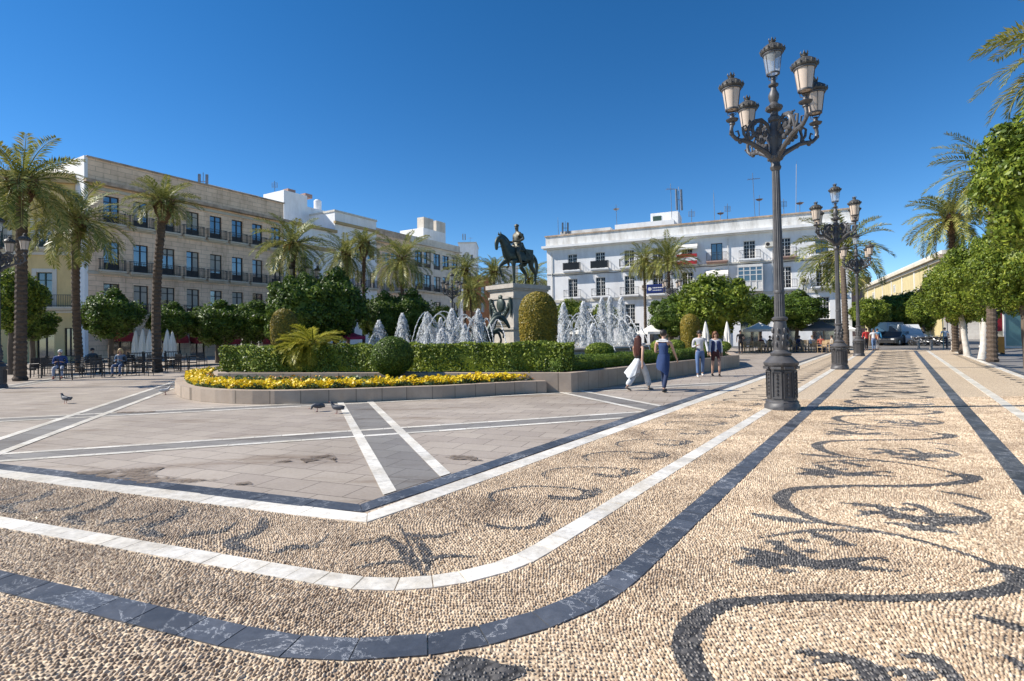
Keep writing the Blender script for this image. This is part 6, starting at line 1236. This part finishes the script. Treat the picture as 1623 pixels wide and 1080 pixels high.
# ---- umbrellas and awnings
m_pink_c = M('magenta_canvas', (.45, .03, .09), (.36, .02, .07), 2, .8, .1); m_grey_c = M('grey_canvas', (.16, .17, .19), (.12, .13, .14), 2, .85, .1); m_redaw = M('dark_red_canvas', (.36, .02, .02), (.27, .015, .015), 2, .8, .1); m_pole = M('umbrella_pole', (.3, .28, .26), rough=.4, metal=.4, bump=0)
def closed_umb(label, px, top, bot, group, Y=None, h=2.45):
    Y = TOPY(px, top, h) if not Y else Y; b = AT(px, 500, Y); b.z = 0; r = thing('closed_umbrella', label, 'umbrella', b, random.uniform(0, 3), group); h = AT(px, top, Y).z; zb = AT(px, bot, Y).z; n = 16; vs = []; fs = []
    pr = [(.02, h), (.06, h-.08), (.13, h-.45), (.19, (h+zb)/2), (.2, zb+.35), (.24, zb)]
    for i, (q, zz) in enumerate(pr):
        for k in range(n): a = 2*math.pi*k/n; f = 1+(.22 if k % 2 else -.12)*(i/5); vs.append((q*f*math.cos(a), q*f*math.sin(a), zz+(.05 if k % 2 and i == 5 else 0)))
    for i in range(5):
        for k in range(n): fs.append((i*n+k, (i+1)*n+k, (i+1)*n+(k+1) % n, i*n+(k+1) % n))
    MB().add(vs, fs).obj('canvas', m_canvas, r); MB().tube([(0, 0, 0), (0, 0, h+.06)], .025, 6).obj('pole', m_pole, r); MB().lathe([(.3, 0), (.3, .07), (.06, .12)], 12).obj('foot', m_chairk, r)
gc = 'folded white terrace umbrellas'
for px, t_, lab in ((215, 524, 'leftmost folded white umbrella of the cluster beside the slim palm'), (226, 522, 'second folded white umbrella of the cluster beside the slim palm'), (237, 523, 'third folded white umbrella of the cluster beside the slim palm'), (246, 524, 'folded white umbrella touching the left side of the slim palm trunk'), (265, 523, 'folded white umbrella touching the right side of the slim palm trunk'), (273, 526, 'folded white umbrella farthest right of the slim palm trunk'),
        (386, 529, 'leftmost of three folded umbrellas under the dark trees'), (400, 528, 'middle of three folded umbrellas under the dark trees'), (411, 531, 'rightmost of three folded umbrellas under the dark trees')): closed_umb(lab, px, t_, 566 if px < 300 else 557, gc, Y=33 if px < 300 else 40)
closed_umb('folded white umbrella behind the man in the grey sweater', 1118, 510, 546, gc, Y=38); closed_umb('folded white umbrella just right of the woman in the vest', 1152, 510, 546, gc, Y=38)
closed_umb('folded white umbrella at the far right cafe corner beside the second lamp', 1071, 512, 545, gc, Y=44)
def open_umb(label, px, peak, edge, hw_px, Y, mat, name='open_umbrella', n=8, group=None, rot=.3):
    b = AT(px, 500, Y); b.z = 0; r = thing(name, label, 'umbrella', b, rot, group); h = AT(px, peak, Y).z; ze = AT(px, edge, Y).z; w_ = hw_px/840*Y; mb = MB(); vs = [(0, 0, h)]; fs = []
    for i, q in enumerate((.5, 1.0)):
        for k in range(n*2): a = math.pi*k/n; f = 1 if k % 2 == 0 else (math.cos(math.pi/n)*.985); vs.append((w_*q*f*math.cos(a), w_*q*f*math.sin(a), h+(ze-h)*q-(.06 if i == 0 else 0)))
    for k in range(n*2): vs.append((vs[1+n*2+k][0], vs[1+n*2+k][1], ze-.2))
    m_ = n*2
    for k in range(m_): k2 = (k+1) % m_; fs += [(0, 1+k, 1+k2), (1+k, 1+m_+k, 1+m_+k2, 1+k2), (1+m_+k, 1+2*m_+k, 1+2*m_+k2, 1+m_+k2)]
    mb.add(vs, fs).obj('canopy', mat, r); MB().tube([(0, 0, 0), (0, 0, h+.1)], .03, 6).obj('pole', m_pole, r); MB().lathe([(.35, 0), (.35, .08), (.06, .14)], 12).obj('foot', m_chairk, r)
    rb = MB(); [rb.tube([(0, 0, h-.1), (w_*math.cos(2*math.pi*k/n)*.98, w_*math.sin(2*math.pi*k/n)*.98, ze-.03)], .012, 4) for k in range(n)]; rb.obj('ribs', m_pole, r); return r
go = 'open terrace parasols'
open_umb('magenta parasol open between the dwarf palm and the slender palm', 553, 524, 534, 25, 38, m_pink_c, group=go); open_umb('open white parasol seen through the right fountain jets', 927, 518, 526, 26, 46, m_canvas, group=go)
open_umb('open white parasol left of the lamp in the palm pair', 1032, 515, 526, 24, 44, m_canvas, group=go); open_umb('open white parasol between that lamp and the small golden column', 1074, 516, 527, 20, 46, m_canvas, group=go)
for px, pk, ed, hwp, Y, mt, lab in ((1203, 511, 522, 35, 44, m_canvas, 'wide off white square parasol left of the near lamp shaft'), (1262, 512, 521, 26, 47, m_grey_c, 'grey square parasol just right of the near lamp shaft'), (1299, 508, 521, 36, 45, m_grey_c, 'largest dark grey square parasol beside the second lamp'), (1345, 516, 522, 16, 50, m_canvas, 'small off white parasol between the second and third lamps')):
    open_umb(lab, px, pk, ed, hwp, Y, mt, 'square_parasol', 4, 'square cafe parasols', .8-.4)
f = stone
for x0, x1, yt, yb, lab in ((168, 203, 522, 536, 'rounded red shop awning at the left end of the golden stone block'), (270, 289, 529, 539, 'small red shop awning right of the slim palm'), (300, 328, 527, 540, 'red shop awning in the middle of the golden stone block'), (347, 372, 527, 541, 'dark red awning left of the umbrella trio'), (376, 402, 527, 541, 'dark red awning directly behind the umbrella trio'), (406, 432, 528, 541, 'dark red awning right of the umbrella trio')):
    a, zt = f.at(x0, yt); b, zb = f.at(x1, yb); n = 10; vs = []; fs = []
    for i in range(n+1): t = math.pi/2*i/n; y_ = -1.1*math.sin(t); zz = zb+(zt-zb)*math.cos(t); vs += [(0, y_, zz), (b-a, y_, zz)]
    vs += [(0, -1.1, zb-.3), (b-a, -1.1, zb-.3)]; fs = [(2*i, 2*i+1, 2*i+3, 2*i+2) for i in range(n+1)]; o = MB().add(vs, fs).add([vs[2*i] for i in range(n+2)]+[(0, 0, zb)], [tuple(range(n+3))]).add([vs[2*i+1] for i in range(n+2)]+[(b-a, 0, zb)], [tuple(range(n+3))]).obj('shop_awning', m_redaw)
    tag(o, lab, 'awning', 'red awnings of the golden stone block'); o.location = on(f, a, -.02, 0); o.rotation_euler[2] = math.atan2(f.u.y, f.u.x)

# ------------------------------------------------------------------ vehicles
def paint(name, c): return M(name, c, c, 2, .25, 0, spec=.6)
m_carw = paint('white_van_paint', (.62, .63, .64)); m_card = paint('dark_car_paint', (.03, .033, .04)); m_tyre = M('tyre_rubber', (.02, .02, .02), rough=.8, bump=0); m_rimm = M('wheel_rim', (.45, .45, .46), rough=.3, metal=.8, bump=0); m_light = M('headlamp_lens', (.6, .6, .58), rough=.1, bump=0); m_tail = M('tail_lens', (.4, .01, .01), rough=.2, bump=0)
def vehicle(name, label, cat, loc, rz, prof, roof, W_, wb, mat, group):
    """prof: side outline of the lower body (x,z) front to back, roof: cabin outline"""
    r = thing(name, label, cat, loc, rz, group)
    def ext(o, w0, w1=None):
        w1 = w1 or w0; mb = MB(); n = len(o); zs = [z for x, z in o]; lo, hi = min(zs), max(zs); ww = lambda z: w0+(w1-w0)*(z-lo)/(hi-lo); vs = [(x, -ww(z)/2, z) for x, z in o]+[(x, ww(z)/2, z) for x, z in o]; return mb.add(vs, [tuple(range(n-1, -1, -1)), tuple(range(n, 2*n))]+[(i, (i+1) % n, n+(i+1) % n, n+i) for i in range(n)])
    b = ext(prof, W_).obj('body', mat, r); c = ext(roof, W_*.97, W_*.82).obj('cabin', mat, r)
    xs = [x for x, z in roof]; zt = max(z for x, z in roof); zl = min(z for x, z in roof); x0, x1 = min(xs), max(xs)
    fr = [p for p in roof if p[1] == zt]; xf0, xf1 = min(p[0] for p in fr), max(p[0] for p in fr)
    def pane(q): return MB().add(q, [tuple(range(len(q)))]).obj('window', m_glass, r)
    e = .015; w0, w1 = W_*.97/2, W_*.82/2; k0, k1 = .15, .85; L4 = lambda a, b_, t: a+(b_-a)*t
    for s_ in (-1, 1):
        q = [(L4(x0, xf0, k0)+.1, s_*(L4(w0, w1, k0)+e), L4(zl, zt, k0)), (L4(x1, xf1, k0)-.1, s_*(L4(w0, w1, k0)+e), L4(zl, zt, k0)), (L4(x1, xf1, k1)-.1, s_*(L4(w0, w1, k1)+e), L4(zl, zt, k1)), (L4(x0, xf0, k1)+.1, s_*(L4(w0, w1, k1)+e), L4(zl, zt, k1))]; pane(q if s_ < 0 else q[::-1])
    for X0, X1, sg_ in ((x0, xf0, -1), (x1, xf1, 1)): q = [(L4(X0, X1, k0)+sg_*e, -w0*.88, L4(zl, zt, k0)), (L4(X0, X1, k0)+sg_*e, w0*.88, L4(zl, zt, k0)), (L4(X0, X1, k1)+sg_*e, w1*.9, L4(zl, zt, k1)), (L4(X0, X1, k1)+sg_*e, -w1*.9, L4(zl, zt, k1))]; pane(q)
    for x in wb:
        for s_ in (-1, 1):
            t_ = MB().lathe([(.2, -.1), (.31, -.1), (.33, -.07), (.33, .07), (.31, .1), (.2, .1)], 20); t_.v = [(a, c_, b_) for a, b_, c_ in t_.v]; t_.v = [(a+x, c_+s_*(W_/2-.09), b_+.33) for a, c_, b_ in [(v[0], v[1], v[2]) for v in t_.v]]; wh = t_.obj('wheel', m_tyre, r, True); h_ = MB().lathe([(.02, 0), (.2, 0), (.2, .03), (.02, .05)], 14); h_.v = [(a+x, s_*(W_/2+.012)+s_*c_, b_+.33) for a, b_, c_ in h_.v]; h_.obj('rim', m_rimm, wh, True)
    pf = max(x for x, z in prof); pb = min(x for x, z in prof)
    for s_ in (-1, 1): MB().box((pf-.02, s_*W_*.36, .68), (.08, .3, .14)).obj('headlight', m_light, r); MB().box((pb+.02, s_*W_*.42, .8), (.08, .14, .25)).obj('taillight', m_tail, r); MB().box((L4(x1, xf1, .1), s_*(W_/2+.1), zl+.12), (.1, .16, .14)).obj('side_mirror', m_tyre, r)
    MB().bx(pf+.001, pf+.03, -W_*.42, W_*.42, .3, .5).obj('bumper', m_tyre, r); return r
gV = 'vehicles parked along the street'
road = [(-2.4, .3), (2.4, .3), (2.45, .75), (2.3, 1.05), (1.5, 1.2), (-2.4, 1.2)]; vr = [(-2.35, 1.201), (1.5, 1.201), (.8, 2.15), (-2.3, 2.2)]
def vloc(px, Y): q = AT(px, 500, Y); q.z = 0; return q
vehicle('van', 'white van with dark windscreen parked nearer in the middle of the street end', 'van', vloc(1436, 56), face_dir(-.3, -1)+math.pi/2, road, vr, 1.9, (-1.5, 1.55), m_carw, gV)
road2 = [(-2.7, .3), (2.7, .3), (2.75, .8), (2.6, 1.15), (1.9, 1.3), (-2.7, 1.3)]; vr2 = [(-2.68, 1.301), (1.95, 1.301), (1.3, 2.5), (-2.65, 2.6)]
vehicle('van', 'taller white box van parked behind the darker vehicles on the left of the street', 'van', vloc(1409, 62), face_dir(-.2, -1)+math.pi/2, road2, vr2, 2.0, (-1.7, 1.8), m_carw, gV)
car = [(-2.1, .28), (2.05, .28), (2.15, .6), (2.0, .8), (1.1, .93), (-1.9, .98), (-2.15, .85)]; cr = [(-1.75, .931), (1.05, .931), (.45, 1.42), (-1.0, 1.45)]
vehicle('parked_car', 'dark hatchback parked left of the white vans', 'car', vloc(1391, 58), face_dir(-.9, -.4)+math.pi/2, car, cr, 1.75, (-1.3, 1.35), m_card, gV)
vehicle('parked_car', 'dark saloon parked in front of the white vans in the shade', 'car', vloc(1420, 55), face_dir(-.9, -.5)+math.pi/2, car, cr, 1.78, (-1.3, 1.35), m_card, gV)
def bike(label, px, Y, rz):
    r = thing('motorbike', label, 'motorbike', vloc(px, Y), rz, 'motorbikes parked in a row')
    for x in (-.68, .68):
        t_ = MB(); P = [(x+.27*math.cos(a), 0, .31+.27*math.sin(a)) for a in np.linspace(0, 2*math.pi, 19)]; t_.tube(P, .05, 6, False); t_.tube([(x, -.06, .31), (x, .06, .31)], .06, 8); w_ = t_.obj('wheel', m_tyre, r, True); q = MB(); [q.tube([(x, 0, .31), (x+.25*math.cos(a), 0, .31+.25*math.sin(a))], .012, 4) for a in np.linspace(0, 5.6, 8)]; q.obj('spokes', m_rimm, w_)
    MB().tube([(-.68, 0, .31), (-.2, 0, .42), (.2, 0, .5), (.45, 0, .85)], [.05, .14, .14, .05], 8).obj('frame', m_card, r, True); MB().ell((.12, 0, .78), (.28, .14, .14), 10, 6).obj('tank', m_card, r, True); MB().ell((-.38, 0, .8), (.36, .13, .08), 10, 6).obj('seat', m_tyre, r, True)
    MB().tube([(.68, .07, .31), (.48, .07, .92)], .025, 5).tube([(.68, -.07, .31), (.48, -.07, .92)], .025, 5).tube([(.38, -.36, 1.02), (.46, 0, .98), (.38, .36, 1.02)], .018, 5).obj('handlebar_fork', m_rimm, r, True); MB().ell((.58, 0, .85), (.08, .09, .09), 8, 6).obj('headlight', m_light, r, True); MB().tube([(-.1, .14, .3), (-.8, .17, .4)], [.03, .05], 6).obj('exhaust', m_rimm, r, True); return r
b0 = bike('first motorbike from the left, beside the nearer white van', 1453, 52, 1.75)
for px, lab in ((1464, 'second motorbike from the left in the parked row'), (1475, 'third motorbike from the left in the parked row'), (1485, 'fourth motorbike from the left in the parked row'), (1493, 'last motorbike of the row, beside the no parking sign')): dup(b0, vloc(px, 52), 1.75+rr_.uniform(-.12, .12), lab)
# sign, post, board, bollards
q = vloc(1501, 44); r = thing('no_parking_sign', 'round blue and red no parking sign on a pole before the tree row', 'sign', q, R(18)); MB().tube([(0, 0, 0), (0, 0, 2.75)], .03, 8).obj('pole', m_pole, r)
d = MB().lathe([(.3, 0), (.3, .02)], 28); d.v = [(a, -.05-c, b+2.42) for a, b, c in d.v]; d.obj('disc', m_red, r); d = MB().lathe([(.23, 0), (.23, .004)], 28); d.v = [(a, -.0705-c, b+2.42) for a, b, c in d.v]; d.obj('blue_field', m_blue, r); MB().add([(-.19, -.078, 2.25), (-.15, -.078, 2.21), (.19, -.078, 2.59), (.15, -.078, 2.63)], [(0, 1, 2, 3)]).obj('red_bar', m_red, r)
r = thing('sign_post', 'thin teal post with a small plate left of the no parking sign', 'post', vloc(1494, 43), R(15)); MB().tube([(0, 0, 0), (0, 0, 3.1)], .035, 8).obj('pole', m_teal, r); MB().bx(-.2, .2, -.045, -.036, 2.75, 3.05).obj('plate', m_teal, r)
r = thing('advert_board', 'small orange and yellow standing board beside the kiosk', 'board', G(1584, 562), R(-10)); mo = M('orange_paint', (.7, .25, .02), rough=.5, bump=0); MB().bx(-.3, .3, 0, .05, .1, 1.1).obj('panel', mo, r); [MB().bx(x-.02, x+.02, -.05, .3, 0, .099).obj('foot', m_chairk, r) for x in (-.25, .25)]
r = thing('red_banner', 'narrow red vertical banner on a stand just left of the glass kiosk', 'banner', G(1581, 556), R(-10)); MB().tube([(0, 0, 0), (0, 0, 2.9)], .03, 6).obj('pole', m_pole, r); MB().bx(-.3, .3, -.06, -.04, 1.4, 2.8).obj('cloth', m_red, r)
def bollard(px, py, lab):
    r = thing('bollard', lab, 'bollard', G(px, py), 0, 'short pale bollards'); MB().lathe([(.11, 0), (.1, .1), (.085, .55), (.1, .6), (.09, .68), (.02, .74)], 14).obj('post', m_rimst, r, True); MB().lathe([(.16, 0), (.16, .05), (.1, .07)], 14).obj('foot', m_rimst, r, True)
for i, (px, py) in enumerate(((1476, 554), (1510, 556), (1456, 553))): bollard(px, py, ('middle pale bollard in front of the parked motorbikes', 'rightmost pale bollard beside the palm trunk', 'leftmost pale bollard near the white van')[i])

# ------------------------------------------------------------------ pigeons
m_pig = M('pigeon_feathers', (.09, .095, .11), (.035, .04, .05), 18, .6, .1); m_pigw = M('pale_pigeon_feathers', (.6, .58, .55), (.4, .4, .4), 14, .6, .1); m_leg = M('pigeon_leg', (.4, .12, .1), rough=.6, bump=0)
def pigeon(label, px, py, rz, mat, peck=False, k=1.0):
    r = thing('pigeon', label, 'pigeon', G(px, py), rz, 'pigeons on the paving'); r.scale = (k,)*3; sk = SK(); h = .09 if peck else .26
    sk.chain([((-.17, 0, .1), (.03, .012)), ((-.1, 0, .115), (.045, .03)), ((-.02, 0, .13), (.062, .058)), ((.06, 0, .145), (.055, .058)), ((.1, 0, .19 if not peck else .14), .035), ((.125, 0, h-.02), .024), ((.14, 0, h), .026)]); b = skin('body', sk.V, sk.E, mat, 2, r, root=2)
    w_ = MB(); [w_.ell((-.05, s_*.055, .14), (.11, .014, .04), 10, 6) for s_ in (-1, 1)]; w_.obj('wings', mat, r, True); MB().tube([(.155, 0, h), (.185, 0, h-.012)], [.009, .002], 6).obj('beak', m_leg, r)
    for s_ in (-1, 1): MB().tube([(0, s_*.025, .08), (.005, s_*.025, .008)], .005, 5).tube([(-.015, s_*.025, .006), (.035, s_*.025, .006)], .004, 4).obj('leg', m_leg, r)
pigeon('dark pigeon standing alone on the left of the paving', 104, 640, 2.9, m_pig, k=1.05); pigeon('dark pigeon pecking, left of the pair in front of the flower bed', 503, 653, 3.6, m_pig, True); pigeon('dark pigeon on the white line, right of the pair', 534, 656, 3.0, m_pig); pigeon('white pigeon at the left tip of the flower bed', 262, 626, .4, m_pigw)
#@@NEXT
